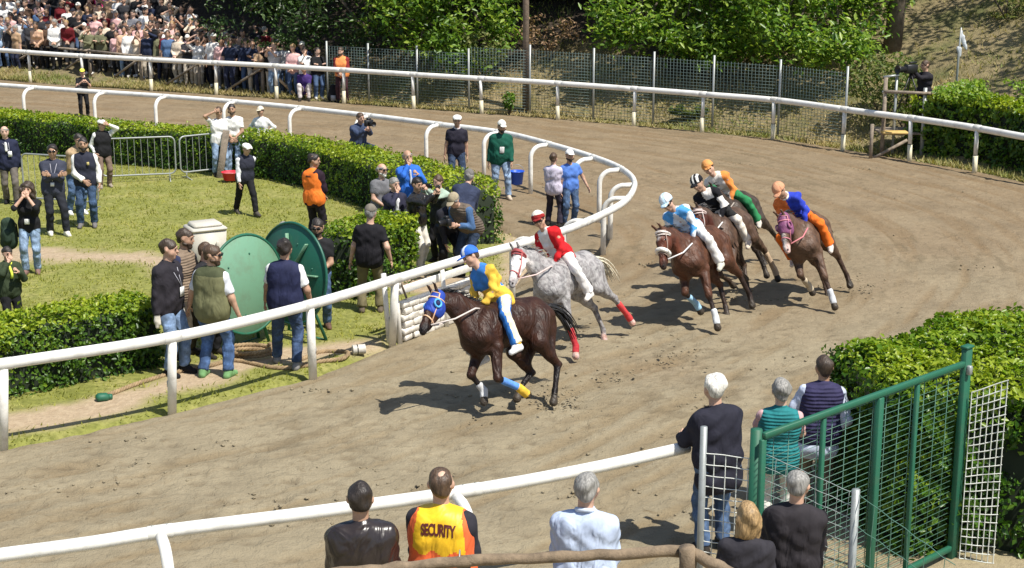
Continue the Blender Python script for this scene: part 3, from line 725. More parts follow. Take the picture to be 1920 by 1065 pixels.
for i, (x, y) in enumerate(wood_pos):
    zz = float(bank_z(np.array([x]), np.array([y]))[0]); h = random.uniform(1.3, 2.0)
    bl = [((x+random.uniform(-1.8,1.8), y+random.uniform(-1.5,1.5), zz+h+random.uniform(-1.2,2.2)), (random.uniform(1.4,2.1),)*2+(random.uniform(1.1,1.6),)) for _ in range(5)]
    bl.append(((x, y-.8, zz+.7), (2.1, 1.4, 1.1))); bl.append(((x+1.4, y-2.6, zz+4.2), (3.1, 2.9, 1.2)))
    if x < 9: bl.append(((x+2.8, y-5.0, zz+5.0), (3.0, 2.8, 1.1)))  # high wide blobs, here and above, added out of view to shade the bank
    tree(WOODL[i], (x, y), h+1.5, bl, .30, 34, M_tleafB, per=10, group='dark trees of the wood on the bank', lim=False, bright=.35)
def bush(px, py, Y, r, mat, label, leaf=.12, n=60, bright=.4):
    (c, rr) = PB(px, py, Y, r); zz = float(bank_z(np.array([c[0]]), np.array([c[1]]))[0])
    root = empty('bush', (c[0], c[1], zz)); tagit(root, label, 'bush')
    k = int(n*20); q = RNG.normal(0, 1, (k, 3)); q /= np.linalg.norm(q, axis=1)[:, None]; q *= (.4+.6*RNG.random(k)**.5)[:, None]
    P = np.array([0,0,max(c[2]-zz, .3)])+q*np.array(r); g = fbm(P[:, 0]*2.5+px, P[:, 2]*2.5, 3); P = P[(g > .38) & (P[:, 2] > 0)]
    V, T, rr = leaves_mesh(P, RNG.normal(0, .6, (len(P), 3))+(.2,-.3,.8), leaf, .5, np.clip(RNG.normal(bright, .2, len(P)), 0, 1))
    o = mk('foliage', V, None, mat, root, False, Ft=T, attr={'rnd': rr}); o['kind'] = 'stuff'
    mb = MB()
    for _ in range(5): mb.tube([(0,0,0), tuple(RNG.normal(0, .3, 3)*np.array(r)+(0,0,r[2]*1.1))], [.03,.012], 5)
    mb.build('stem', M_bark, root, True)
M_bush = leafm('bush_leaf', [(.04,.07,.015), (.10,.15,.03), (.18,.20,.05), (.26,.24,.09)], .3, .6)
bush(1660,150,40.5,(1.1,.8,.75), M_bush, 'yellow-green scrub on the bank left of the camera platform', n=90)
bush(1700,175,39.6,(.7,.6,.55), M_bush, 'low scrub growing under the camera platform', n=50)
bush(1860,175,37.5,(1.5,.8,.35), M_tleafA, 'bright leafy growth on top of the dark overgrown hedge', n=110, bright=.75)
bush(955,190,45.6,(.22,.2,.28), M_tleafA, 'small green weed at the foot of the wire fence', n=10)
bush(900,95,47.5,(.9,.5,.6), M_bush, 'straggling shrub behind the wire fence beside the pole', n=60, bright=.5)
bush(1030,60,48.5,(1.0,.7,.6), leafm('dead_leaf', [(.16,.09,.05), (.30,.19,.11), (.42,.28,.16)], .2, .7), 'dry brown branches on the bank right of the wooden pole', n=34, bright=.6)
bush(1880,95,44,(.9,.6,.5), M_bush, 'straw-coloured scrub on the shaded bank at the far right', n=60, bright=.6)
bush(1290,222,43.3,(.6,.15,.16), M_bush, 'weeds at the foot of the wire fence right of its middle', n=40)

# ================================================================== IMPLICIT SURFACES (bodies, clothes, horses)
def _n(v):
    v = np.asarray(v, float); return v/(np.linalg.norm(v)+1e-9)
def C(a, b, ra, rb=None, fl=None, k=None, lab=0, cut=None): # tapered limb from a to b; fl=(axis, factor) flattens; cut = flat ends
    return dict(t='c', a=np.asarray(a, float), b=np.asarray(b, float), ra=ra, rb=ra if rb is None else rb, fl=fl, k=k, lab=lab, cut=cut)
def EL(c, ax, r, k=None, lab=0, cut=None):
    return dict(t='e', c=np.asarray(c, float), ax=np.asarray(ax, float), r=np.asarray(r, float), k=k, lab=lab, cut=cut)
_CC = np.array([(0,0,0),(1,0,0),(0,1,0),(1,1,0),(0,0,1),(1,0,1),(0,1,1),(1,1,1)])
_ED = [(0,1),(2,3),(4,5),(6,7),(0,2),(1,3),(4,6),(5,7),(0,4),(1,5),(2,6),(3,7)]
def surface(prims, res, k=.03, wr=0.0, seed=0.0, want_lab=False):
    lo = np.full(3, 1e9); hi = -lo
    for p in prims:
        if p['t'] == 'c':
            r = max(p['ra'], p['rb'])
            if p['fl'] is not None: r *= max(1, p['fl'][1])
            pl = np.minimum(p['a'], p['b'])-r; ph = np.maximum(p['a'], p['b'])+r
        else: r = p['r'].max(); pl = p['c']-r; ph = p['c']+r
        p['_l'] = pl; p['_h'] = ph; lo = np.minimum(lo, pl); hi = np.maximum(hi, ph)
    lo = lo-2*res-.01; hi = hi+2*res+.01
    sh = np.ceil((hi-lo)/res).astype(int)+1
    ax = [lo[i]+np.arange(sh[i])*res for i in range(3)]
    F = np.full(sh, 1.0, np.float32)
    LB = np.zeros(sh, np.int8) if want_lab else None; BD = np.full(sh, 1.0, np.float32) if want_lab else None
    for p in prims:
        kk = p['k'] or k; m = kk+2.5*res
        i0 = np.maximum(np.floor((p['_l']-m-lo)/res).astype(int), 0); i1 = np.minimum(np.ceil((p['_h']+m-lo)/res).astype(int)+1, sh)
        sl = tuple(slice(i0[i], i1[i]) for i in range(3))
        x = ax[0][sl[0]][:, None, None]; y = ax[1][sl[1]][None, :, None]; z = ax[2][sl[2]][None, None, :]
        if p['t'] == 'c':
            a = p['a']; ba = p['b']-a; L2 = ba@ba+1e-12
            px, py, pz = x-a[0], y-a[1], z-a[2]
            tt = np.clip((px*ba[0]+py*ba[1]+pz*ba[2])/L2, 0, 1)
            qx, qy, qz = px-tt*ba[0], py-tt*ba[1], pz-tt*ba[2]
            if p['fl'] is not None:
                n_ = _n(p['fl'][0]); f = 1/p['fl'][1]-1; dn = qx*n_[0]+qy*n_[1]+qz*n_[2]
                qx, qy, qz = qx+n_[0]*dn*f, qy+n_[1]*dn*f, qz+n_[2]*dn*f
            d = np.sqrt(qx*qx+qy*qy+qz*qz)-(p['ra']+(p['rb']-p['ra'])*tt)
        else:
            c, A, r = p['c'], p['ax'], p['r']; px, py, pz = x-c[0], y-c[1], z-c[2]
            u = [(px*A[i][0]+py*A[i][1]+pz*A[i][2])/r[i] for i in range(3)]
            q = np.sqrt(u[0]**2+u[1]**2+u[2]**2); q2 = np.sqrt(sum((u[i]/r[i])**2 for i in range(3)))
            d = q*(q-1)/(q2+1e-6)
        if p['cut'] is not None:
            for (nn, cc) in (p['cut'] if isinstance(p['cut'], list) else [p['cut']]):
                d = np.maximum(d, cc-(x*nn[0]+y*nn[1]+z*nn[2]))
        d = d.astype(np.float32)
        if want_lab:
            bd = BD[sl]; mm = d < bd; LB[sl] = np.where(mm, p['lab'], LB[sl]); BD[sl] = np.where(mm, d, bd)
        f = F[sl]; h = np.maximum(kk-np.abs(f-d), 0)/kk; F[sl] = np.minimum(f, d)-h*h*kk*.25
    if wr:
        X_, Y_, Z_ = ax[0][:, None, None], ax[1][None, :, None], ax[2][None, None, :]
        F = F+wr*(np.sin(X_*31+seed+4*np.sin(Z_*7+seed))*np.sin(Z_*23+Y_*17+seed*2)+.6*np.sin(Z_*41+X_*19+seed)*np.sin(Y_*37+seed)).astype(np.float32)
    S = F < 0
    cs = np.zeros(np.array(sh)-1, np.int8)
    for c in _CC: cs += S[c[0]:sh[0]-1+c[0], c[1]:sh[1]-1+c[1], c[2]:sh[2]-1+c[2]]
    act = (cs > 0) & (cs < 8); I = np.argwhere(act)
    if len(I) == 0: return np.zeros((0, 3)), np.zeros((0, 4), int), None
    vid = np.full(act.shape, -1, np.int32); vid[act] = np.arange(len(I))
    cv = np.stack([F[I[:, 0]+c[0], I[:, 1]+c[1], I[:, 2]+c[2]] for c in _CC], 1)
    acc = np.zeros((len(I), 3)); cnt = np.zeros(len(I))
    for a, b in _ED:
        fa, fb = cv[:, a], cv[:, b]; m = (fa < 0) != (fb < 0); t = np.where(m, fa/(fa-fb+1e-12), 0)
        acc += m[:, None]*(_CC[a]+t[:, None]*(_CC[b]-_CC[a])); cnt += m
    V = lo+(I+acc/cnt[:, None])*res
    Q = []
    for d in range(3):
        e1, e2 = [(1,2),(2,0),(0,1)][d]; s0 = [slice(None)]*3; s1 = [slice(None)]*3; s0[d] = slice(0, -1); s1[d] = slice(1, None)
        A, B = S[tuple(s0)], S[tuple(s1)]; E = np.argwhere(A != B)
        E = E[(E[:, e1] > 0) & (E[:, e2] > 0) & (E[:, e1] < sh[e1]-1) & (E[:, e2] < sh[e2]-1)]
        fl = A[E[:, 0], E[:, 1], E[:, 2]]
        def g(o1, o2):
            q = E.copy(); q[:, e1] -= o1; q[:, e2] -= o2; return vid[q[:, 0], q[:, 1], q[:, 2]]
        q = np.stack([g(1,1), g(0,1), g(0,0), g(1,0)], 1); q[~fl] = q[~fl][:, ::-1]; Q.append(q)
    Q = np.concatenate(Q)
    lab = None
    if want_lab:
        J = np.clip(np.round((V-lo)/res).astype(int), 0, sh-1); lab = LB[J[:, 0], J[:, 1], J[:, 2]]
    return V, Q, lab

# ------------------------------------------------------------------ hands: palm, four unequal fingers, side thumb
def hand_template(curl):
    """wrist at origin, fingers along -Z, palm facing +Y, thumb on +X side"""
    pr = [C((-.022,0,-.035), (.022,0,-.035), .020, .020, fl=((0,1,0), .62), k=.012), C((-.024,0,-.080), (.026,0,-.080), .019, .019, fl=((0,1,0), .62), k=.012), C((0,0,.02), (0,0,-.03), .022, .022, fl=((0,1,0), .8), k=.02)]
    for x, L in ((-.033,.058), (-.012,.072), (.010,.078), (.031,.070)):
        p = np.array([x, 0, -.088]); a = curl*.35; seg = [L*.45, L*.32, L*.27]; r = .0095
        for s_ in seg:
            q = p+np.array([0, math.sin(a), -math.cos(a)])*s_; pr.append(C(p, q, r, r*.9, k=.006)); p = q; a += curl*.75; r *= .9
    p = np.array([.030, .004, -.035]); q = p+np.array([.028, .010+.012*curl, -.030]); r_ = q+np.array([.004-.012*curl, .006+.02*curl, -.032])
    pr += [C(p, q, .012, .0105, k=.01), C(q, r_, .0105, .009, k=.006)]
    V, Q, _ = surface(pr, .0068, k=.008); return V, Q
HANDS = {0: hand_template(.45), 1: hand_template(1.35)}

def R2(fwd, up):
    f = _n(fwd); u = np.asarray(up, float); u = _n(u-f*np.dot(u, f)); l = np.cross(u, f)*-1
    return f, np.cross(f, u)*-1, u
def ik(a, t, l1, l2, pole):
    a = np.asarray(a, float); t = np.asarray(t, float); d = t-a; L = np.linalg.norm(d); L2 = min(max(L, abs(l1-l2)+.01), (l1+l2)*.998)
    u = d/(L+1e-9); t = a+u*L2; c = (l1*l1+L2*L2-l2*l2)/(2*l1*L2); c = max(-1, min(1, c)); s = math.sqrt(1-c*c)
    p = np.asarray(pole, float); p = _n(p-u*np.dot(p, u)); return a+u*l1*c+p*l1*s, t
def rotz(a): c, s = math.cos(a), math.sin(a); return np.array([[c,-s,0],[s,c,0],[0,0,1.]])

ARMS = {  # wrist target in torso frame (left, fwd, up from pelvis 0.95) for the LEFT arm, elbow pole
 'down': ((.26,.02,-.13), (.3,-1,0)), 'slack': ((.25,.10,-.08), (.5,-1,0)), 'cross': ((-.08,.25,.26), (1,-.2,-.8)), 'hips': ((.19,.02,.08), (1,-.6,.1)),
 'face': ((.05,.20,.56), (.8,.1,-1)), 'brow': ((.13,.15,.70), (1,.1,-.1)), 'photo': ((.05,.42,.58), (.5,0,-1)), 'behind': ((.05,-.17,.02), (1,-.8,-.2)),
 'pocket': ((.20,.06,-.02), (.6,-1,0)), 'rail': ((.16,.40,.16), (.6,-.5,-.6)), 'phone': ((.10,.30,.38), (.6,-.1,-1)), 'clasp': ((.03,.20,.02), (1,-.5,0)), 'walkf': ((.22,.22,-.06), (.3,-1,0)),
 'walkb': ((.25,-.22,-.08), (.3,-1,0)), 'rein': ((.09,.36,.10), (1,-.4,-.4)), 'up': ((.22,.12,.80), (1,0,0)), 'knee': ((.14,.42,-.02), (.6,-.2,-.6)), 'point': ((.45,.35,.42), (.5,-.2,-1)),
 'out': ((.42,.10,-.05), (.4,-1,0)) }
PERSON_N = [0]
def skeleton(P):
    lean = math.radians(P.get('lean', 0)); side = math.radians(P.get('side', 0)); bk = P.get('bulk', 1.0)
    J = {}; pz = P.get('pelvis_z', .93)
    pel = np.array([0, P.get('pelvis_y', 0), pz]); tw = math.radians(P.get('twist', 0))
    U = _n((math.sin(side), -math.sin(lean), math.cos(lean))); Fw = _n(np.array([math.sin(tw), -math.cos(tw), 0])); Fw = _n(Fw-U*np.dot(Fw, U)); L = np.cross(U, Fw)*-1
    if L[0] < 0: L = -L
    J['pel'], J['U'], J['F'], J['L'] = pel, U, Fw, L
    T = lambda l, f, u: pel+L*l+Fw*f+U*u
    J['T'] = T; hipL = np.array([1., 0, 0])
    J['neck'] = T(0,-.01,.50)
    hy = math.radians(P.get('hyaw', 0)); hp = math.radians(P.get('hpitch', 0))
    hf0 = rotz(hy)@np.array([Fw[0], Fw[1], 0]); hf0 = _n(hf0); hF = _n(hf0*math.cos(hp)+np.array([0,0,-math.sin(hp)])); hU = _n(np.array([0,0,1])*math.cos(hp)+hf0*math.sin(hp)); hU = _n(hU+(U-np.array([0,0,1]))*.3); hF = _n(hF-hU*np.dot(hF, hU))
    hL = np.cross(hU, hF)
    nd = _n(U*.6+hU*.4+hF*.12); J['head'] = J['neck']+nd*.195; J['hF'], J['hU'], J['hL'] = hF, hU, hL
    for sd, s in (('l', 1), ('r', -1)):
        sh = T(.176*s*(.85+.15*bk), -.005, .418); J['sh'+sd] = sh
        a = P.get('arm'+sd, P.get('arms', 'down')); tgt, pole = ARMS[a] if isinstance(a, str) else a
        t = T(tgt[0]*s, tgt[1], tgt[2]); po = L*pole[0]*s+Fw*pole[1]+U*pole[2]
        J['el'+sd], J['wr'+sd] = ik(sh, t, .285, .25, po); J['grip'+sd] = 1 if a in ('rein','rail','photo','phone','hips') or P.get('grip') else 0
        hip = pel+L*.095*s*np.array([1,1,0])+np.array([0,0,-.03]); J['hip'+sd] = hip
        f = P.get('foot'+sd, (.10, 0.0, .085)); k = P.get('knee'+sd, (.12, 1, 0))
        ft = np.array([f[0]*s, -f[1], f[2]]); kp = np.array([k[0]*s, -k[1], k[2]])
        J['kn'+sd], J['an'+sd] = ik(hip, ft, .43, .425, kp); td = P.get('toe'+sd, (.12, 1, -.12)); J['toe'+sd] = J['an'+sd]+_n((td[0]*s, -td[1], td[2]))*.155+np.array([0,0,-.035])
    return J
def head_prims(J, big=0.0, lab=0):
    c, L, Fv, U = J['head'], J['hL'], J['hF'], J['hU']; p = lambda l, f, u: c+L*l+Fv*f+U*u; A = np.array([L, Fv, U])
    return [EL(p(0,-.012,.020), A, (.079,.097,.092), k=.02, lab=lab), C(p(0,.030,-.045), p(0,.058,-.092), .056, .030, k=.03, lab=lab), C(p(.028,.03,-.035), p(-.028,.03,-.035), .048, k=.02, lab=lab),
            C(p(0,.083,.012), p(0,.104,-.022), .010, .016, k=.012, lab=lab), C(p(0,.092,-.055), p(0,.09,-.056), .014, k=.01, lab=lab), C(p(-.03,.078,.030), p(.03,.078,.030), .014, k=.012, lab=lab),
            EL(p(.079,-.008,-.005), A, (.015,.021,.031), k=.006, lab=lab), EL(p(-.079,-.008,-.005), A, (.015,.021,.031), k=.006, lab=lab)]
def torso_prims(J, inf=0.0, bk=1.0, hem=0.0, lab=0, neck=True, female=False, chest=True):
    T = J['T']; F = J['F']; pr = []; w = bk
    if hem >= 0: pr += [C(T(-.085,0,-.02-hem), T(.085,0,-.02-hem), .114*w+inf, k=.05, lab=lab)]+([C(T(-.082,0,.03), T(.082,0,.03), .115*w+inf, k=.05, lab=lab)] if inf > 0 else [])
    pr += [C(T(-.06*w,.005,.10), T(.06*w,.005,.10), .105*w+inf+(.02 if w > 1.05 else 0), k=.07, lab=lab), C(T(-.085,.0,.28), T(.085,.0,.28), .116*w+inf, k=.07, lab=lab),
           C(T(-.10,-.012,.39), T(.10,-.012,.39), .098*w+inf, k=.05, lab=lab), C(T(-.02,-.02,.45), J['shl'], .062+inf, .050+inf, k=.05, lab=lab), C(T(.02,-.02,.45), J['shr'], .062+inf, .050+inf, k=.05, lab=lab)]
    if female: pr += [C(T(-.08,.085,.30), T(-.075,.09,.30), .055+inf, k=.04, lab=lab), C(T(.08,.085,.30), T(.075,.09,.30), .055+inf, k=.04, lab=lab)]
    return pr
def arm_prims(J, s, inf=0.0, to=1.0, bk=1.0, lab=0, lab2=None):
    a, e, w = J['sh'+s], J['el'+s], J['wr'+s]; pr = []
    if to <= .5:
        m = a+(e-a)*to*2; return [C(a, m, .056*bk+inf, (.050-.01*to)*bk+inf+.006, k=.03, lab=lab, cut=(_n(a-e), float(np.dot(_n(a-e), m))))]
    pr.append(C(a, e, .055*bk+inf, .041*bk+inf, k=.03, lab=lab)); m = e+(w-e)*min(1, (to-.5)*2)
    pr.append(C(e, m, .041*bk+inf, .029+inf+(.004 if inf > .004 else 0), k=.03, lab=lab if lab2 is None else lab2, cut=(_n(e-w), float(np.dot(_n(e-w), m))) if inf > 0 else None)); return pr
def leg_prims(J, s, inf=0.0, to=1.0, bk=1.0, flare=0.0, lab=0):
    h, k_, a = J['hip'+s], J['kn'+s], J['an'+s]; pr = [C(h, k_, .092*bk+inf, .060+inf, k=.05, lab=lab)]
    m = k_+(a-k_)*to; mid = k_+(a-k_)*.3
    pr += [C(k_, mid, .058+inf, .057+inf, k=.03, lab=lab), C(mid, m, .057+inf, (.040+inf+flare), k=.03, lab=lab, cut=(_n(k_-a), float(np.dot(_n(k_-a), m))) if inf > 0 else None)]; return pr
def foot_prims(J, s, inf=0.0, lab=0):
    a, t = J['an'+s], J['toe'+s]; h = a+_n(a-t)*np.array([1,1,0])*.045+np.array([0,0,-.045])
    return [C(a, a*.6+t*.4, .040+inf, .038+inf, k=.02, lab=lab), C(h, t, .034+inf, .030+inf, k=.03, lab=lab), C(a+(0,0,.01), h, .04+inf, .034+inf, k=.02, lab=lab)]
SK = [(.56,.34,.24), (.50,.30,.20), (.44,.26,.17), (.62,.40,.30), (.28,.16,.10)]
HR = dict(black=(.026,.019,.015), brown=(.080,.048,.028), grey=(.26,.25,.23), white=(.68,.65,.58), blond=(.34,.22,.10), dark=(.052,.034,.022), bald=None)
def outer_stripe(P, th=.72):
    J = skeleton(P)
    def f(V):
        out = np.zeros(len(V), int)
        for s, sg in (('l', 1), ('r', -1)):
            for a, b in ((J['hip'+s], J['kn'+s]), (J['kn'+s], J['an'+s])):
                ba = b-a; t = np.clip(((V-a)@ba)/(ba@ba), 0, 1); q = V-a-t[:, None]*ba; n = np.linalg.norm(q, axis=1)
                o = _n(np.cross(ba, (0,-1,0))); o = o if o[0]*sg > 0 else -o
                out |= ((q@o/(n+1e-6) > th) & (n < .13) & (V[:, 0]*sg > 0)).astype(int)
        return out
    return f
def stripes_fn(axis, w):
    return lambda V: ((np.floor(V@np.asarray(axis, float)/w)).astype(int) % 2)
HS = 1.08
def hscale(pr, c0, s=HS):
    for p in pr:
        if p.get('_s'): continue
        p['_s'] = True
        for k in ('a', 'b', 'c'):
            if k in p: p[k] = c0+(p[k]-c0)*s
        for k in ('ra', 'rb', 'r'):
            if k in p: p[k] = p[k]*s
        if p['cut'] is not None:
            cl = p['cut'] if isinstance(p['cut'], list) else [p['cut']]
            p['cut'] = [(n, float(np.dot(n, c0)+(cc-np.dot(n, c0))*s)) for n, cc in cl]
    return pr
def garment(name, pr, mats, root, res, k=.035, wr=.0035, seed=0, fn=None):
    V, Q, _ = surface(pr, res, k=k, wr=wr, seed=seed); mi = None
    if fn is not None: mi = fn(V[Q].mean(1)).astype(int)
    return mk(name, V, Q, mats, root, True, midx=mi)
def person(label, loc, yaw, ht=1.72, res=.022, group=None, matrix=None, face=True, **P):
    """loc = ground point under the pelvis; yaw 0 faces the camera, 90 faces image right, 180 away"""
    PERSON_N[0] += 1; sd = PERSON_N[0]*1.7; rr = random.Random(PERSON_N[0])
    if 'lean' not in P and matrix is None: P['lean'] = rr.uniform(-2, 5)
    if 'side' not in P and matrix is None: P['side'] = rr.uniform(-4, 4)
    if 'hyaw' not in P: P['hyaw'] = rr.uniform(-14, 14)
    if 'hpitch' not in P: P['hpitch'] = rr.uniform(-3, 10)
    if 'twist' not in P and matrix is None: P['twist'] = rr.uniform(-8, 8)
    if 'footl' not in P: P['footl'] = (rr.uniform(.09,.16), rr.uniform(-.08,.12), .085)
    if 'footr' not in P: P['footr'] = (rr.uniform(.09,.16), rr.uniform(-.08,.12), .085)
    sc = ht/1.75; bk = P.get('bulk', 1.0)
    root = empty('person', tuple(loc), math.radians(yaw), scale=sc)
    if matrix is not None: root.matrix_world = matrix
    tagit(root, label, P.get('cat', 'person'), group)
    J = skeleton(P); c, L, Fv, U = J['head'], J['hL'], J['hF'], J['hU']; hp = lambda l, f, u: c+L*l+Fv*f+U*u; A = np.array([L, Fv, U])
    sk = SK[P.get('skin', PERSON_N[0] % 4)]; msk = skin(sk)
    pr = torso_prims(J, 0, bk, female=P.get('female', False))+hscale(head_prims(J), c)+[C(J['neck']-J['U']*.03, c-U*.055-Fv*.012, .062, .056, k=.03)]
    for s in 'lr': pr += arm_prims(J, s, 0, 1, bk)+leg_prims(J, s, 0, 1, bk)+foot_prims(J, s)
    V, Q, _ = surface(pr, res, k=.03)
    VV, QQ = [V], [Q]; n = len(V)
    for s, sg in (('l', 1), ('r', -1)):
        if s in P.get('nohand', ''): continue
        Vh, Qh = HANDS[J['grip'+s]]; d = _n(J['wr'+s]-J['el'+s]); inner = -J['L']*sg
        if P.get('arm'+s, P.get('arms')) in ('face','brow','cross','clasp'): inner = -J['F']*1.0
        zc = -d; yc = _n(inner-zc*np.dot(inner, zc)); xc = np.cross(yc, zc)
        if np.dot(xc, J['F']+J['U']*.3) < 0: Vh = Vh*(-1,1,1); Qh = Qh[:, ::-1]
        M = np.array([xc, yc, zc]); VV.append(J['wr'+s]+Vh@M); QQ.append(Qh+n); n += len(Vh)
    body = mk('body', np.concatenate(VV), np.concatenate(QQ), msk, root)
    if P.get('glove'):
        for s, sg in (('l', 1), ('r', -1)):
            if s not in P['glove']: continue
            d = _n(J['wr'+s]-J['el'+s]); w0 = J['wr'+s]
            gp = [C(w0-d*.02, w0+d*.07, .038, .042), C(w0+d*.07, w0+d*.14, .036, .024), C(w0+d*.05, w0+d*.10+J['F']*.04, .018, .014)]
            garment('glove', gp, cloth((.62,.58,.50)), root, .014, .02, .002, sd)
    # ---- clothes
    top, low = P.get('top'), P.get('low')
    def mat(c_, **k): return c_ if not isinstance(c_, tuple) else cloth(c_, **k)
    if low:
        lm = denim(low[1]) if low[0] == 'jeans' else mat(low[1]); fl = P.get('flare', .016 if low[0] != 'tight' else .006); inf = P.get('linf', .014)
        gp = [C(J['T'](-.085,0,-.02), J['T'](.085,0,-.02), .118*bk, k=.05), C(J['T'](-.07,0,.05), J['T'](.07,0,.05), .110*bk+.004, k=.05)]
        for s in 'lr': gp += leg_prims(J, s, inf, .97 if low[0] != 'shorts' else .0, bk, fl) if low[0] != 'shorts' else [C(J['hip'+s], J['kn'+s], .10*bk, .085, k=.05)]
        garment(P.get('lown', 'trousers'), gp, [lm]+[mat(q) for q in low[2:3]], root, res, .03, .0065, sd, fn=P.get('lowfn'))
    if top:
        kind, colr = top[0], top[1]; tk = P.get('topk', {})
        inf = {'tee': .012, 'shirt': .015, 'jacket': .023, 'vest': .03, 'leather': .023, 'bare': .0}.get(kind, .015); to = P.get('sleeve', {'tee': .34, 'shirt': .97, 'jacket': .99, 'leather': .99}.get(kind, .97)); hem = P.get('hem', .04)
        gp = torso_prims(J, inf, bk, hem, female=P.get('female', False)); 
        if kind != 'tee': gp += [C(J['neck']-J['U']*.02, J['neck']+J['U']*.035, .064, .060, k=.02, cut=(tuple(-J['U']), float(-np.dot(J['U'], J['neck']+J['U']*.055))))]
        for s in 'lr': gp += arm_prims(J, s, inf*.8, to, bk)
        mm = [mat(colr, **tk)]+[mat(q, **tk) for q in top[2:]]
        garment({'tee': 't_shirt', 'vest': 'vest'}.get(kind, kind if kind != 'leather' else 'jacket'), gp, mm, root, res, .03, P.get('twr', .0065), sd, fn=P.get('topfn'))
    if P.get('vest'):
        vc = P['vest']; inf = P.get('vinf', .028); gp = torso_prims(J, inf, bk, P.get('vhem', .03))
        gp = [q for q in gp]; vm = [vc if not isinstance(vc, tuple) else cloth(vc, puff=P.get('puff', 0), rough=P.get('vrough', .8))]+[cloth(q) for q in P.get('vmats', [])]
        for q in gp[-2:]: vs_ = P.get('vsh', .72); q['b'] = q['a']*(1-vs_)+q['b']*vs_; q['rb'] -= .008
        gp += [C(J['neck']-J['U']*.02, J['neck']+J['U']*.02, .070, .066, k=.02)] if P.get('vcollar', True) else []
        garment('vest', gp, vm, root, res, .025, .003, sd, fn=P.get('vestfn'))
    if P.get('belt') is not None:
        T = J['T']; garment('belt', [C(T(-.085,0,.045), T(.085,0,.045), .128*bk, fl=(J['U'], .16), k=.01)], cloth(P['belt']), root, .016, .01, 0)
    sc_ = P.get('shoe', (.03,.025,.02))
    if sc_:
        for s in 'lr':
            garment('shoe', foot_prims(J, s, .010), mat(sc_), root, max(.016, res*.8), .02, 0)
    # ---- head
    hc = P.get('hair', 'dark'); style = P.get('style', 'short')
    if hc and HR.get(hc) is not None:
        hm = hairm(HR[hc]); o = .007 if style in ('short','ring') else (.012 if style != 'crop' else .004)
        cn_ = _n(-Fv*.62+U*.78); cut = [(cn_, float(np.dot(cn_, hp(0,0,.022))-.030))]
        if style == 'ring': cut.append((-U, float(-np.dot(U, hp(0,0,.055)))))
        gp = [EL(hp(0,-.016,.024), A, (.078+o,.097+o,.090+o), cut=cut)]
        if style in ('short', 'full', 'crop', 'ring'): gp.append(EL(hp(0,-.060,-.025), A, (.064,.046,.050), k=.02))
        if style == 'ring': gp += [C(hp(.070,-.02,.02), hp(.068,-.05,-.02), .024, k=.02), C(hp(-.070,-.02,.02), hp(-.068,-.05,-.02), .024, k=.02), C(hp(.05,-.09,.0), hp(-.05,-.09,.0), .030, k=.02)]
        if style == 'full': gp += [EL(hp(0,-.025,.035), A, (.094,.108,.092), k=.02, cut=cut)]
        if style == 'long': gp += [EL(hp(0,-.05,-.06), A, (.095,.065,.13), k=.03), C(hp(.07,-.02,-.03), hp(.075,-.02,-.17), .034, .028, k=.03), C(hp(-.07,-.02,-.03), hp(-.075,-.02,-.17), .034, .028, k=.03)]
        if style == 'curly': gp += [EL(hp(0,-.045,-.03), A, (.125,.085,.14), k=.03), C(hp(.09,-.0,-.0), hp(.10,.0,-.19), .042, .045, k=.03), C(hp(-.09,-.0,-.0), hp(-.10,.0,-.19), .042, .045, k=.03)]
        garment('hair', hscale(gp, c), hm, root, min(res, .012), .02, .012 if style in ('curly', 'full', 'long') else .008, sd)
    if P.get('beard') and face:
        garment('beard', hscale([C(hp(0,.036,-.062), hp(0,.062,-.098), .058, .036, cut=(-U, float(-np.dot(U, hp(0,0,-.045))))), C(hp(.05,.02,-.05), hp(-.05,.02,-.05), .04, k=.02, cut=(-U, float(-np.dot(U, hp(0,0,-.045)))))], c), hairm(HR[P['beard']]), root, .014, .02, .001)
    if face:
        mb = MB()
        for s in (-1, 1):
            e = MB(); e.ball((0,0,0), (.014,.008,.009), 8, 5); e.V = [hp(s*.031,.083,.008)+e.V[0]@A]; e.V[0] = c+(e.V[0]-c)*HS; e.build('eye', paint((.015,.012,.01), .2, 0), root, True)
            e = MB(); e.box(hp(s*.032,.092,.030), (.034,.008,.008), A, .002); e.V[0] = c+(e.V[0]-c)*HS; e.build('eyebrow', hairm(HR.get(hc) or HR['brown'] if hc != 'white' else HR['grey']), root)
        e = MB(); e.box(hp(0,.097,-.056), (.042,.01,.007), A, .002); e.V[0] = c+(e.V[0]-c)*HS; e.build('mouth', skin(dark(sk, .45)), root)
    if P.get('glasses'):
        mb = MB(); mg = paint(P['glasses'] if isinstance(P['glasses'], tuple) else (.01,.01,.012), .12, 0)
        for s in (-1, 1):
            mb.box(hp(s*.034,.100,.008), (.052,.012,.036), A, .004); mb.box(hp(s*.079,.05,.014), (.008,.10,.010), A)
        mb.box(hp(0,.104,.014), (.03,.008,.008), A); mb.V = [c+(v-c)*HS for v in mb.V]; mb.build('sunglasses', mg, root)
    cap = P.get('cap')
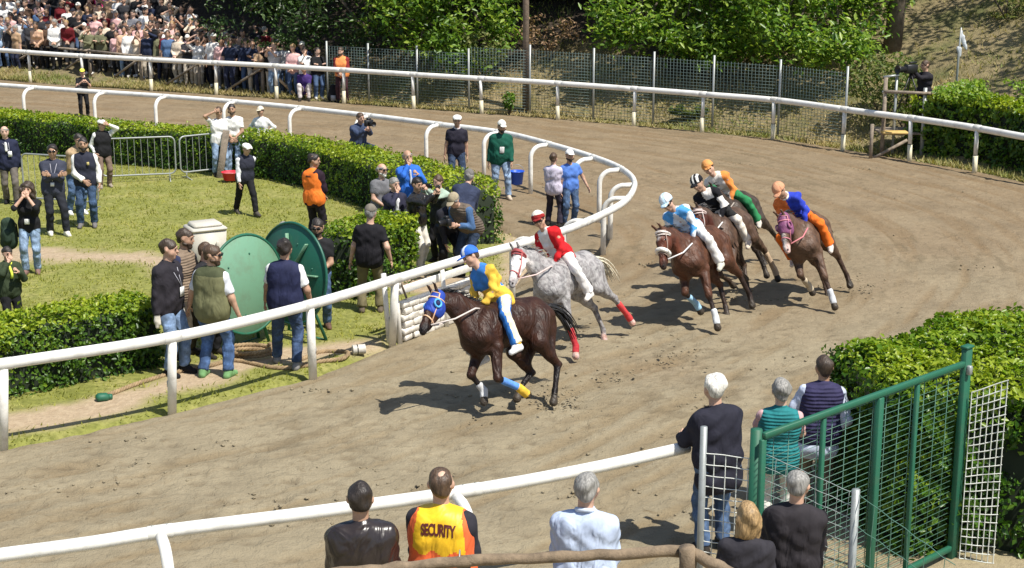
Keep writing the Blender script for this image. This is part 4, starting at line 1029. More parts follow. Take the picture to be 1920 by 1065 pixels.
    if cap:
        cm = mat(cap[1]); ck = cap[0]; cb = (_n(U+Fv*-.12), float(np.dot(_n(U+Fv*-.12), hp(0,0,.038))))
        if ck == 'coppola':
            gp = [EL(hp(0,-.012,.060), A, (.097,.118,.062), cut=(U, float(np.dot(U, hp(0,0,.030)))), k=.02), EL(hp(0,.065,.058), A, (.085,.075,.030), k=.02)]; br = [C(hp(-.05,.10,.045), hp(.05,.10,.045), .034, fl=(U, .25), k=.01)]
        else:
            gp = [EL(hp(0,-.014,.030), A, (.091,.110,.108), cut=cb)]; br = [EL(hp(0,.105,.042), A, (.070,.085,.012), cut=(Fv, float(np.dot(Fv, hp(0,.05,0)))))]
            if ck == 'helmet': gp = [EL(hp(0,-.014,.034), A, (.100,.120,.114), cut=(_n(U-Fv*.25), float(np.dot(_n(U-Fv*.25), hp(0,0,.022)))))]
        o_ = garment('cap' if ck != 'helmet' else 'helmet', hscale(gp, c), [cm]+[mat(q) for q in cap[2:]], root, .015, .02, 0, fn=P.get('capfn'))
        garment('brim', hscale(br, c), cm if len(cap) < 4 else mat(cap[3]), o_, .013, .01, 0)
    for e in P.get('extra', []): e(root, J)
    return root, J
# small carried things worn on the person
def badge(l=0.0, f=.165, u=.22, colr=(.8,.8,.78), size=(.085,.006,.12)):
    def f_(root, J):
        mb = MB(); mb.box(J['T'](l, f, u), size, np.array([J['L'], J['F'], J['U']])); mb.build('badge', paint(colr, .4, 0), root)
        mb = MB(); mb.tube([J['T'](l, f, u+.06), J['T'](.06, .10, .46)], .005, 4); mb.tube([J['T'](l, f, u+.06), J['T'](-.06, .10, .46)], .005, 4); mb.build('lanyard', cloth((.5,.5,.55)), root)
    return f_
def scarf(c_):
    def f_(root, J):
        N = J['neck']; L, F, U = J['L'], J['F'], J['U']; pts = [N+L*.075*math.cos(a)+F*(.01+.075*math.sin(a))+U*(.01-.03*math.sin(a)) for a in np.linspace(0, 2*math.pi, 13)]
        mb = MB(); mb.tube(pts, .022, 7, False); mb.tube([N+F*.09-U*.02, J['T'](.02,.16,.34), J['T'](.02,.17,.24)], [.022,.026,.03], 7); mb.build('scarf', cloth(c_), root, True)
    return f_
def collar(c_):
    def f_(root, J):
        N = J['neck']; L, F, U = J['L'], J['F'], J['U']
        pts = [N+L*.066*math.cos(a)+F*(.0+.064*math.sin(a))+U*(.032-.022*math.sin(a)) for a in np.linspace(0, 2*math.pi, 13)]
        mb = MB(); mb.tube(pts, .018, 6, False); mb.build('collar', cloth(c_), root, True)
    return f_
def shirtfront(c_, w=.06, u0=.12, u1=.44, f=.152):
    def f_(root, J):
        garment('shirt_front', [C(J['T'](0,f-.055,u0), J['T'](0,f-.075,u1), w, w*.8, k=.02)], cloth(c_), root, .018, .02, .002)
    return f_
def patch(c_, l, f, u, size):
    def f_(root, J):
        mb = MB(); mb.box(J['T'](l, f, u), size, np.array([J['L'], J['F'], J['U']]), .004); mb.build('emblem', cloth(c_), root)
    return f_

# ================================================================== HORSES
def coatm(name, mottled=0, rough=.50, spec=.30):
    m, t, b = nt(name); a = attrn(t, 'coat', 'Color')
    n = tnoise(t, 7, 4, .6); n2 = tnoise(t, 16, 3)
    c = mixc(t, 1.0, a, ramp(t, n, [(.3, (.55,.55,.55)), (.7, (1.5,1.45,1.4))]), 'MULTIPLY')
    if mottled: c = mixc(t, ramp(t, n2, [(.42, (0,0,0)), (.58, (mottled,)*3)]), c, (.55,.54,.52))
    t.links.new(c, b.inputs['Base Color']); b.inputs['Roughness'].default_value = rough; b.inputs['Specular IOR Level'].default_value = spec
    n3 = tnoise(t, 4.2, 3, dist=2.2, stretch=(1,1,.5)); t.links.new(bump(t, n, .4, .02, bump(t, n3, .85, .055)), b.inputs['Normal']); return m
def H(f, l, z): return np.array([l, -f, z], float)
GALLOPS = {
 # (forward, lateral, height): fore = elbow, knee, fetlock, toe; hind = stifle, hock, fetlock, toe
 'lead': dict(fl=[(.40,.17,.92),(.52,.18,.52),(.20,.17,.34),(.10,.17,.24)], fr=[(.42,-.17,.94),(.66,-.16,.66),(.52,-.15,.42),(.56,-.15,.30)],
              hl=[(-.34,.19,.88),(-.58,.18,.53),(-.42,.17,.20),(-.35,.17,.07)], hr=[(-.22,-.18,.86),(-.38,-.16,.52),(-.10,-.15,.34),(-.02,-.15,.24)]),
 'reach': dict(fl=[(.42,.17,.95),(.60,.18,.54),(.66,.18,.18),(.72,.18,.05)], fr=[(.42,-.17,.95),(.64,-.17,.70),(.42,-.17,.46),(.38,-.17,.34)],
              hl=[(-.38,.18,.90),(-.72,.17,.60),(-.80,.17,.22),(-.76,.17,.07)], hr=[(-.34,-.18,.90),(-.62,-.17,.55),(-.52,-.17,.18),(-.46,-.17,.05)]),
 'spread': dict(fl=[(.42,.17,.95),(.50,.18,.54),(.48,.18,.18),(.54,.18,.05)], fr=[(.44,-.17,.98),(.74,-.17,.80),(.66,-.17,.48),(.60,-.17,.38)],
              hl=[(-.46,.18,.92),(-.86,.17,.66),(-1.10,.17,.32),(-1.16,.17,.20)], hr=[(-.40,-.18,.90),(-.74,-.17,.58),(-.82,-.17,.20),(-.78,-.17,.06)]),
 'push': dict(fl=[(.42,.17,.97),(.72,.18,.76),(.54,.18,.50),(.48,.18,.40)], fr=[(.42,-.17,.95),(.58,-.17,.60),(.30,-.17,.44),(.22,-.17,.34)],
              hl=[(-.50,.18,.92),(-.88,.17,.62),(-1.0,.17,.24),(-.98,.17,.07)], hr=[(-.36,-.18,.88),(-.60,-.17,.52),(-.40,-.17,.22),(-.34,-.17,.10)]),
}
def horse(label, loc, yaw, roll=0, pitch=0, base=(.03,.016,.010), point=(.008,.006,.006), muzzle=None, face=None, pose='reach', poll=(1.02,0,1.80), nose=(.62,0,-.70), mat=None, mane=(.01,.008,.007), tail=None, res=.026, scale=1.0,
          hood=None, noseband=None, browband=None, bridle=(.75,.72,.68), bandages=None, blaze=None, wind=(0,0), feetc=None):
    M = Matrix.Translation(Vector(loc))@Matrix.Rotation(math.radians(yaw), 4, 'Z')@Matrix.Rotation(math.radians(roll), 4, 'Y')@Matrix.Rotation(math.radians(pitch), 4, 'X')@Matrix.Scale(scale, 4)
    root = empty('horse', (0,0,0)); root.matrix_world = M; tagit(root, label, 'horse')
    lat = np.array([1.,0,0]); pr = []
    pr += [C(H(-.52,0,1.27), H(-.22,0,1.25), .265, .285, fl=(lat,.88), k=.08), C(H(-.22,0,1.22), H(.32,0,1.18), .285, .300, fl=(lat,.90), k=.10), C(H(.30,0,1.20), H(.56,0,1.18), .285, .215, fl=(lat,.88), k=.10),
           C(H(.10,0,1.46), H(.36,0,1.46), .075, .085, k=.10), C(H(-.62,.10,1.20), H(-.60,.10,1.05), .175, .14, k=.06), C(H(-.62,-.10,1.20), H(-.60,-.10,1.05), .175, .14, k=.06),
           C(H(.40,.15,1.36), H(.55,.14,1.08), .10, .13, k=.06), C(H(.40,-.15,1.36), H(.55,-.14,1.08), .10, .13, k=.06), C(H(.60,.07,1.10), H(.52,.09,.95), .12, .10, k=.05), C(H(.60,-.07,1.10), H(.52,-.09,.95), .12, .10, k=.05)]
    pl = H(*poll); nb = H(.44,0,1.33); mid = nb*.5+pl*.5+np.array([0,0,.045])
    pr += [C(nb, mid, .245, .165, fl=(lat,.62), k=.10), C(mid, pl+(0,0,-.02), .165, .105, fl=(lat,.66), k=.06), C(H(.50,0,1.12), nb*.45+pl*.55+np.array([0,0,-.09]), .16, .10, fl=(lat,.8), k=.08)]
    hd = _n(H(*nose)); hl = _n(np.cross(hd, (0,0,1))); hl = hl if hl[0] > 0 else -hl; hu = np.cross(hl, hd); hu = hu if hu[2]+(-hu[1])*.5 > 0 else -hu
    hq = lambda a, l, u: pl+hd*a+hl*l+hu*u; A = np.array([hl, hd, hu])
    pr += [C(hq(.0,0,0), hq(.22,0,.0), .095, .090, fl=(hl,.85), k=.04), EL(hq(.17,.035,-.05), A, (.062,.125,.105), k=.03), EL(hq(.17,-.035,-.05), A, (.062,.125,.105), k=.03),
           C(hq(.18,0,.01), hq(.50,0,-.005), .085, .050, fl=(hl,.85), k=.04), C(hq(.49,0,-.015), hq(.56,0,-.03), .058, .050, k=.03, lab=3), C(hq(.20,0,-.10), hq(.48,0,-.07), .050, .034, k=.03), C(hq(.17,.05,.045), hq(.17,-.05,.045), .040, k=.03)]
    for s in (-1, 1): pr += [C(hq(-.02,s*.05,.07), hq(-.075,s*.066,.165), .030, .024, fl=(hd,.6), k=.015), C(hq(-.075,s*.066,.165), hq(-.08,s*.060,.225), .024, .006, fl=(hd,.6), k=.01)]
    g_ = GALLOPS[pose] if isinstance(pose, str) else pose
    legs = {}
    for key, side in (('fl',1),('fr',-1)):
        e, k_, f, t = [H(*q) for q in g_[key]]; sh = H(.46,.14*side,1.10); legs[key] = (e, k_, f, t)
        pr += [C(sh, e, .125, .095, k=.06), C(e, k_, .088, .056, k=.04), C(k_, k_*.94+f*.06, .056, .052, k=.02, lab=1), C(k_*.92+f*.08, f, .040, .034, k=.02, lab=1), C(f, f+(t-f)*.1, .044, k=.02, lab=1), C(f, t, .038, .040, k=.02, lab=1), C(f*.35+t*.65, t+_n(t-f)*.025, .046, .060, k=.01, lab=2)]
    for key, side in (('hl',1),('hr',-1)):
        s_, h_, f, t = [H(*q) for q in g_[key]]; hp = H(-.50,.12*side,1.18); legs[key] = (s_, h_, f, t)
        pr += [C(hp, s_, .20, .125, k=.06), C(H(-.64,.11*side,1.08), s_*.4+h_*.6, .13, .07, k=.06), C(s_, h_, .115, .055, k=.05), C(h_+_n(h_-s_)*.03+(0,.03,.02), h_, .034, .045, k=.03, lab=1), C(h_, f, .048, .036, k=.02, lab=1), C(f, t, .046, .040, k=.02, lab=1), C(f*.35+t*.65, t+_n(t-f)*.025, .046, .060, k=.01, lab=2)]
    V, Q, lab = surface(pr, res, k=.04, wr=.0018, seed=yaw, want_lab=True)
    cols = np.array([base, point, feetc or (.05,.04,.03), muzzle or point, face or base], float)
    dface = ((V-hq(.22,0,0))@hd > -.2)&(np.linalg.norm(V-hq(.25,0,0), axis=1) < .36); lab = np.where((lab == 0) & dface, 4, lab)
    c = cols[lab]
    if blaze is not None:
        w_ = np.abs((V-pl)@hl); al = (V-pl)@hd; up_ = (V-pl)@hu
        c[(w_ < .026) & (al > blaze[0]) & (al < blaze[1]) & (up_ > .02)] = (.75,.70,.66)
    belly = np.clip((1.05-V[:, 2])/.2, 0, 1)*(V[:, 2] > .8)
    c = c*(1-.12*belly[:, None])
    e = np.concatenate([Q[:, [0,1]], Q[:, [1,2]], Q[:, [2,3]], Q[:, [3,0]]])
    for _ in range(3):
        acc = np.zeros_like(c); cn = np.zeros(len(c)); np.add.at(acc, e[:, 0], c[e[:, 1]]); np.add.at(acc, e[:, 1], c[e[:, 0]]); np.add.at(cn, e[:, 0], 1); np.add.at(cn, e[:, 1], 1)
        c = .4*c+.6*acc/np.maximum(cn, 1)[:, None]
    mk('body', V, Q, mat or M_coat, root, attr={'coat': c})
    # mane and tail strands
    def strands(name, roots, dirs, L, r, colr, n=4, grav=.5):
        mb = MB()
        for p, d, l in zip(roots, dirs, L):
            pts = [p]; dd = _n(d)
            for i in range(n): dd = _n(dd+np.array([0,0,-grav/n*(1+i*.4)])); pts.append(pts[-1]+dd*l/n)
            mb.tube(pts, [r*(1-.75*i/n) for i in range(n+1)], 5)
        mb.build(name, hairm(colr), root, True)
    rs, ds, Ls = [], [], []
    for i in range(46):
        u = i/45; a = nb+(mid-nb)*min(1, u*2) if u < .5 else mid+(pl-mid)*(u-.5)*2; rr = (.245+(.165-.245)*min(1, u*2)) if u < .5 else .165+(.105-.165)*(u-.5)*2
        nu = _n(np.cross(lat, pl-nb)); nu = nu if nu[2] > 0 else -nu
        rs.append(a+nu*(rr*.93)+lat*random.uniform(-.012,.012)); ds.append(np.array([random.choice((-1,1))*random.uniform(.1,.7), .8+random.random()*.6, .5])); Ls.append(random.uniform(.10,.20))
    strands('mane', rs, ds, Ls, .013, mane)
    rs = [H(-.77,random.uniform(-.03,.03),1.34+random.uniform(-.03,.03)) for _ in range(34)]
    ds = [np.array([random.gauss(wind[0],.12), 1.0, .15+random.gauss(0,.12)]) for _ in rs]
    strands('tail', rs, ds, [random.uniform(.45,.75) for _ in rs], .020, tail or mane, 6, 1.3)
    for s in (-1, 1):
        e_ = MB(); e_.ball(hq(.155,s*.083,.035), (.018,.022,.020), 8, 6); e_.build('eye', paint((.01,.008,.006), .1, 0), root, True)
        e_ = MB(); e_.ball(hq(.555,s*.036,.005), (.013,.018,.018), 7, 5); e_.build('nostril', paint((.01,.006,.006), .6, 0), root, True)
    # tack
    bm_ = paint(bridle, .5, .1, 8, 'bridle_webbing')
    def ring(name, a, r1, r2, w, m_, par=root, du=0.0, off=-.02, tilt=0.0):
        mb = MB(); pts = [hq(a+tilt*math.sin(q), math.cos(q)*r1, off+math.sin(q)*r2) for q in np.linspace(0, 2*math.pi, 17)]; mb.tube(pts, w, 6, False); return mb.build(name, m_, par, True)
    br = ring('bridle', .38, .070, .085, .010, bm_, tilt=-.02)
    mb = MB(); 
    for s in (-1, 1): mb.tube([hq(.42,s*.062,-.05), hq(.20,s*.098,-.0), hq(.0,s*.095,.05), hq(-.01,0,.12)], .009, 5)
    mb.build('cheek_strap', bm_, br, True); ring('brow_band', .06, .095, .115, .010, bm_ if not browband else cloth(browband), br, off=.0, tilt=.02)
    if noseband: 
        mb = MB(); pts = [hq(.33-.02*math.sin(q), math.cos(q)*.088, -.01+math.sin(q)*.10) for q in np.linspace(0, 2*math.pi, 21)]; mb.tube(pts, .034, 9, False); mb.build('noseband', cloth(noseband), root, True)
    if browband: 
        mb = MB(); pts = [hq(.03, math.cos(q)*.100, .0+math.sin(q)*.118) for q in np.linspace(0, 2*math.pi, 19)]; mb.tube(pts, .018, 7, False); mb.build('browband', cloth(browband), root, True)
    if hood:
        o_ = .012; cutf = [(_n(-hd), float(np.dot(_n(-hd), hq(.28,0,0)))), (_n(hd), float(np.dot(_n(hd), hq(-.11,0,0))))]
        hp_ = [C(hq(.0,0,0), hq(.22,0,.0), .095+o_, .090+o_, fl=(hl,.87), k=.03, cut=cutf), EL(hq(.17,.035,-.05), A, (.062+o_,.125+o_,.105+o_), k=.03, cut=cutf), EL(hq(.17,-.035,-.05), A, (.062+o_,.125+o_,.105+o_), k=.03, cut=cutf), C(hq(.18,0,.01), hq(.50,0,-.005), .085+o_, .050+o_, fl=(hl,.87), k=.03, cut=cutf),
               C(hq(.17,.05,.045), hq(.17,-.05,.045), .040+o_, k=.03, cut=cutf)]
        ho = garment('hood', hp_, [cloth(hood[0], rough=.6)], root, .018, .02, .001)
        for s in (-1, 1):
            mb = MB(); cpt = hq(.15,s*.118,.02); pts = [cpt+hd*.052*math.cos(q)+hu*.052*math.sin(q) for q in np.linspace(0, 2*math.pi, 17)]; mb.tube(pts, .014, 7, False); mb.build('eye_cup', cloth(hood[1]), ho, True)
            if len(hood) > 2:
                mb = MB(); mb.ball(cpt-hl*s*.012, .036, 10, 6); mb.build('blinker', cloth(hood[2]), ho, True)
    for key, c_, a0, a1 in (bandages or []):
        s_, k_, f, t = legs[key]; garment('bandage', [C(k_*(1-a0)+f*a0, k_*(1-a1)+f*a1, .052, .048)]+([C(f, t*.6+f*.4, .054)] if a1 > .9 else []), cloth(c_), root, .018, .01, .002)
    root['x'] = 0; del root['x']
    return root, M, dict(hq=hq, legs=legs)
def reins(root, hb, J, c_, sides=(1,-1)):
    for s in sides:
        w = J['wrl' if s > 0 else 'wrr']; hnd = w+_n(w-J['ell' if s > 0 else 'elr'])*.07
        a = hb['hq'](.44,s*.058,-.06); mid = (a+hnd)/2+np.array([0,0,-.05]); mid[0] = s*.215; mb = MB(); q1 = a*.62+hnd*.38; q1[0] = s*.15; q1[2] -= .02; q2 = a*.25+hnd*.75; q2[0] = s*.205; q2[2] += .03; mb.tube([a, q1, q2, hnd+np.array([s*.03,0,.0])], .012, 6); mb.build('rein', paint(c_, .6, .1, 8, 'rein_leather'), root, True)
M_coat = coatm('bay_coat'); M_greycoat = coatm('grey_coat', .42, .55, .3)
def rider(label, M, **P):
    d = dict(pelvis_z=1.57, pelvis_y=.02, twr=.012, lean=22, arms='rein', knee_l=0, footl=(.33,.12,.93), footr=(.33,.12,.93), kneel=(.9,1.2,.2), kneer=(.9,1.2,.2), toel=(.1,1,-.35), toer=(.1,1,-.35), res=.019, cat='jockey', bulk=.94, hpitch=5); d.update(P)
    r_, J = person(label, (0,0,0), 0, matrix=M, ht=1.75, **d); r_.name = 'jockey'; return r_, J
def side_fn(axis_l=0.0): return lambda V: (V[:, 0] > axis_l).astype(int)

# --- leading dark bay, blue and yellow silks
h, M, hb = horse('leading dark bay horse in a blue hood, galloping along the inner rail', G(990,776)+(0,0,.02), -46, scale=.93, roll=-25, pitch=-3, base=(.034,.013,.007), point=(.008,.005,.005), muzzle=(.012,.008,.008), pose='lead', poll=(1.00,0,1.72), nose=(.66,0,-.62), res=.019,
    hood=((.015,.055,.36),(.12,.45,.85),(.03,.03,.10)), bridle=(.80,.50,.30), bandages=[('fl',(.12,.30,.75),.30,.95),('fr',(.6,.6,.6),.7,.98)], mane=(.008,.007,.007))
mb = MB(); s_, k_, f_, t_ = hb['legs']['fl']; garment('boot', [C(f_+(t_-f_)*.0, t_+(t_-f_)*.1, .058, .060)], cloth((.75,.48,.05)), h, .016, .01, .001)
blu, yel = (.05,.22,.62), (.78,.48,.06)
r, J = rider('jockey in blue and yellow silks and blue cap on the leading dark horse', M, lean=25, skin=0, top=('shirt', blu, yel), topfn=lambda V: ((np.abs(V[:, 0]) > .16) | (V[:, 2] < 1.72)).astype(int), low=('silk', (.04,.20,.60), (.82,.72,.50)), lowfn=outer_stripe(dict(pelvis_z=1.57, pelvis_y=.02, lean=25, footl=(.36,.20,.88), footr=(.36,.20,.88), kneel=(.9,1.2,.2), kneer=(.9,1.2,.2))),
    flare=.03, cap=('helmet', (.04,.16,.65), (.75,.8,.85)), capfn=lambda V: (np.abs(V[:, 0]) < .02).astype(int), hair='brown', shoe=(.75,.75,.75), hyaw=-18, hpitch=12, footl=(.36,.20,.88), footr=(.36,.20,.88))
garment('legging_cuff', [C(J['anl']+(0,0,.10), J['anl']+(0,0,.02), .062)], cloth(yel), r, .016, .01, .002)
reins(h, hb, J, (.62,.55,.50))
# --- grey
h, M, hb = horse('dappled grey horse with white face and red bandages, second at the rail', G(1100,662)+(0,0,.02), -36, scale=.90, roll=-19, base=(.225,.215,.22), point=(.13,.12,.125), muzzle=(.25,.22,.22), face=(.74,.70,.68), pose='spread', poll=(1.0,0,1.78), nose=(.62,0,-.64), mat=M_greycoat, res=.022,
    mane=(.20,.19,.18), tail=(.62,.56,.42), bridle=(.55,.12,.12), browband=(.45,.10,.10), bandages=[('hl',(.62,.06,.06),.35,.98),('fr',(.5,.04,.05),.2,.95),('fl',(.5,.04,.05),.3,.95)], feetc=(.5,.3,.25))
red, wht = (.62,.015,.02), (.80,.77,.74)
r, J = rider('jockey in red and white silks with a white-crowned red cap on the grey horse', M, lean=30, skin=1, top=('shirt', red, wht), topfn=lambda V: ((V[:, 1] < -.0) & (np.abs(V[:, 0]) < .12) & (V[:, 0] < .07)).astype(int), low=('silk', wht, red), lowfn=lambda V: ((V[:, 1] > .02) & (V[:, 2] < 1.3) & (np.abs(V[:, 0]) > .2)).astype(int),
    cap=('helmet', (.30,.02,.02), (.85,.80,.70)), capfn=lambda V: (V[:, 2] > V[:, 2].max()-.07).astype(int), hyaw=25, glasses=(.05,.02,.02), shoe=(.75,.7,.65), flare=.03, footl=(.36,.02,.90), footr=(.36,.02,.90))
reins(h, hb, J, (.70,.52,.48))
# --- bay with white noseband, light blue rider
h, M, hb = horse('bay horse with a white fleece noseband and a white star, leading the chasing group', G(1362,606)+(0,0,.02), -30, scale=.95, roll=-25, base=(.082,.034,.018), point=(.030,.018,.014), face=(.10,.030,.015), pose='reach', poll=(.92,.0,1.70), nose=(.50,-.12,-.80), res=.022,
    noseband=(.80,.76,.68), browband=(.75,.68,.62), blaze=(.08,.16), bandages=[('fr',(.30,.50,.65),.45,.98),('fl',(.65,.68,.70),.72,.98)], bridle=(.35,.25,.2))
lb = (.10,.38,.80)
r, J = rider('jockey in light blue and white silks and a pale blue helmet on the bay horse', M, lean=40, skin=0, top=('shirt', lb, (.80,.84,.88)), topfn=lambda V: ((np.sin(V[:, 0]*26+1.4)+np.sin(V[:, 2]*21+V[:, 1]*12)) > .05).astype(int), low=('silk', (.82,.80,.75)), cap=('helmet', (.55,.72,.84), (.8,.82,.84)), capfn=stripes_fn((1,0,0), .045),
    shoe=(.62,.60,.50), flare=.035, hyaw=4, hpitch=18, glasses=True)
reins(h, hb, J, (.78,.76,.74))
# --- dark horse, black and white rider
h, M, hb = horse('brown horse with a white browband, ridden by the jockey in black and white', G(1412,560)+(0,0,.02), -26, scale=.95, roll=-25, base=(.085,.052,.036), point=(.050,.032,.022), face=(.07,.02,.012), pose='push', poll=(.90,.04,1.72), nose=(.48,-.10,-.78), res=.024, browband=(.70,.55,.50), noseband=None, bandages=[('hl',(.45,.33,.22),.2,.95)], bridle=(.6,.5,.45))
r, J = rider('jockey in black and white silks and a striped cap, middle of the group', M, lean=36, skin=1, top=('shirt', (.82,.78,.72), (.012,.012,.015)), topfn=lambda V: ((np.sin(V[:, 0]*17+.6)*np.sin(V[:, 2]*15+1.2)) > -.1).astype(int), low=('silk', (.78,.72,.62), (.02,.02,.02)), lowfn=lambda V: (V[:, 2] > 1.42).astype(int),
    cap=('helmet', (.012,.012,.015), (.85,.82,.75)), capfn=stripes_fn((1,0,0), .035), shoe=(.72,.62,.50), hyaw=-10, hpitch=12, hair='black')
reins(h, hb, J, (.75,.72,.68))
# --- dark horse with green hood, rider behind
h, M, hb = horse('dark brown horse in a green hood behind the black and white jockey', G(1435,516)+(0,0,.02), -22, scale=.95, roll=-28, base=(.050,.036,.028), point=(.020,.015,.012), pose='spread', poll=(.88,.06,1.80), nose=(.42,-.06,-.84), res=.026, hood=((.015,.14,.05),(.02,.10,.04)), bandages=[('hl',(.6,.5,.38),.75,.98)], bridle=(.1,.3,.15))
r, J = rider('jockey with an orange helmet, green trousers and an orange shoulder, rearmost of the group', M, lean=34, skin=0, top=('shirt', (.78,.26,.06), (.78,.73,.66), (.02,.02,.02)), topfn=lambda V: np.where(V[:, 0] > .14, 0, np.where(V[:, 1] < -.12, 1, 2)), low=('silk', (.03,.22,.08)), cap=('helmet', (.72,.32,.10)), shoe=(.6,.55,.48), hyaw=12, hpitch=5, flare=.035)
reins(h, hb, J, (.4,.35,.3))
# --- orange and blue
h, M, hb = horse('brown horse in a purple mesh hood, galloping alone on the outside', G(1563,568)+(0,0,.02), -22, scale=.95, roll=-25, base=(.105,.062,.040), point=(.060,.036,.026), muzzle=(.60,.42,.38), pose='reach', poll=(.86,.0,1.68), nose=(.50,-.14,-.78), res=.022, hood=((.20,.06,.14),(.28,.10,.20)), bridle=(.62,.22,.26), blaze=(.28,.55), bandages=[('fl',(.55,.57,.6),.7,.98),('fr',(.5,.42,.3),.5,.95)])
r, J = rider('jockey with an orange cap, blue and orange silks and orange trousers on the outside horse', M, lean=42, skin=2, top=('shirt', (.03,.06,.50), (.80,.20,.05)), topfn=lambda V: ((V[:, 0] < .0)).astype(int), low=('silk', (.80,.17,.02)), cap=('helmet', (.66,.32,.18), (.66,.32,.18)), shoe=(.7,.62,.55), hyaw=-12, hpitch=22, flare=.035, belt=(.85,.8,.78), extra=[collar((.8,.76,.7))])
reins(h, hb, J, (.62,.2,.22))

# ================================================================== PEOPLE ROUND THE TRACK
def put(label, px, fy, ty, yaw, hmin=1.45, hmax=1.92, z0=0.0, lower=1.0, **P):
    g_ = G(px, fy, z0)
    ht = (z_at(ty, g_[1])-z0)/lower; ht = max(hmin, min(hmax, ht))
    return person(label, g_+(0,0,.0), yaw, ht=ht, **P)
NAVY, BLK, WHT, GRY = (.018,.022,.05), (.012,.012,.014), (.80,.79,.76), (.22,.22,.23)
JN, JND, JNL = (.055,.10,.19), (.025,.045,.09), (.20,.28,.40)
leftg = 'people standing on the infield lawn'
trackg = 'track staff standing round the tip of the infield'
A_ = dict(group=leftg)
put('bald man in navy quilted jacket and grey trousers at the left edge of the lawn', 22, 383, 236, 12, hair='grey', style='ring', top=('shirt',(.10,.12,.2)), vest=None, low=('chino',(.15,.13,.115)), arms='down', skin=3, shoe=BLK, footl=(.12,.10,.085), footr=(.10,-.14,.085), extra=[badge(.07)], **{**A_, 'topk': {}}) if False else None
put('balding man in navy jacket and grey trousers at the left lawn edge', 22, 383, 236, 14, hair='grey', style='ring', top=('jacket',NAVY), low=('chino',(.15,.13,.115)), skin=3, shoe=BLK, footl=(.12,.10,.085), footr=(.10,-.14,.085), extra=[badge(.07,.175), shirtfront(WHT,.035,.30,.46,.19)], **A_)
put('man in sunglasses with arms crossed, dark jacket and black jeans, white shoes', 106, 441, 270, 28, hair='black', top=('jacket',(.045,.05,.075)), low=('chino',(.02,.022,.03)), arms='cross', glasses=True, shoe=(.75,.72,.62), footl=(.16,.16,.085), footr=(.10,-.05,.085), skin=2, extra=[badge(-.03,.2,.08,(.7,.7,.7),(.07,.006,.07))], **A_)
put('man in a beige jacket bending forward in sunglasses behind the navy waistcoat', 148, 402, 240, 42, lean=24, hair='black', top=('jacket',(.42,.30,.18)), low=('jeans',JN), glasses=True, skin=0, shoe=WHT, arms='clasp', ht_=0, **A_) if False else person('man in a beige jacket bending forward behind the navy waistcoat', G(146,402), 42, ht=1.74, lean=26, hair='black', top=('jacket',(.42,.30,.18)), low=('jeans',JN), glasses=True, skin=0, shoe=WHT, arms='clasp', **A_)
put('man in a navy waistcoat with a gold crest, white sleeves and dark jeans', 167, 426, 257, 8, hair='black', top=('shirt',WHT), low=('jeans',(.035,.07,.14)), vest=(.025,.027,.045), beard='black', arml='slack', armr='clasp', skin=2, shoe=(.15,.14,.14), footl=(.11,.0,.085), footr=(.14,.02,.085), extra=[patch((.6,.5,.2),.07,.165,.34,(.045,.012,.06))], **A_)
put('man in white flat cap and black waistcoat shading his face', 197, 352, 224, 30, hair='dark', cap=('coppola',(.80,.77,.70)), top=('shirt',WHT), vest=BLK, low=('chino',(.20,.14,.11)), arml='brow', armr='pocket', skin=0, shoe=(.3,.25,.2), **A_)
put('woman with long curly dark hair, black top and light jeans, hands at her mouth', 62, 513, 340, 10, female=True, hair='dark', style='curly', bulk=.92, top=('shirt',BLK), sleeve=.62, low=('jeans',JNL), arms='face', skin=0, glasses=None, shoe=(.2,.12,.1), hpitch=5, extra=[patch(WHT,.0,.17,.10,(.09,.01,.10))], **A_)
put('man in dark green jacket with yellow scarf behind the near corner hedge', 24, 632, 462, 40, hmin=1.3, hair='black', top=('jacket',(.035,.05,.025)), low=('chino',BLK), armr='face', arml='phone', skin=0, hmax=1.52, extra=[scarf((.75,.85,.10))], bulk=1.08, **A_)
put('man in white t-shirt with a forearm raised over his eyes, behind the barrier', 414, 330, 200, 20, hair='brown', top=('tee',WHT), low=('jeans',JNL), armr='brow', arml='down', skin=2, **A_)
put('bearded man in a white t-shirt and pale jeans, hands clasped, behind the barrier', 444, 328, 194, -8, hair='black', top=('tee',WHT), low=('jeans',JNL), beard='dark', arms='clasp', skin=2, shoe=(.6,.6,.6), **A_)
tg = trackg
put('man in white shirt and cream cap with hands on hips beyond the lawn hedge', 493, 314, 203, -12, hair='black', cap=('cap',(.72,.65,.50)), top=('shirt',WHT), low=('chino',WHT), arms='hips', skin=2, group=tg)
put('man in white cap and navy waistcoat striding across the lawn', 462, 404, 266, 35, lean=12, hair='dark', cap=('coppola',(.82,.80,.74)), top=('shirt',(.75,.76,.78)), vest=(.03,.032,.05), low=('chino',BLK), armr='walkf', arml='behind', footl=(.09,.34,.12), footr=(.09,-.36,.10), toer=(0,1,-.5), skin=0, shoe=(.08,.07,.06), **A_)
person('photographer crouching with a camera beyond the lawn hedge', G(672,312), 35, ht=1.72, pelvis_z=.55, lean=18, footl=(.14,.30,.085), footr=(.12,-.10,.085), kneel=(.3,1,1), kneer=(.3,1,.2), hair='brown', top=('jacket',(.05,.07,.13)), low=('jeans',JND), arms='photo', skin=0, group=tg)
put('man in a black polo shirt and white flat cap beside the inner rail', 856, 358, 215, 6, hair='dark', cap=('coppola',(.80,.78,.74)), top=('tee',(.020,.018,.03)), low=('jeans',JND), skin=2, group=tg, extra=[collar((.6,.55,.55))])
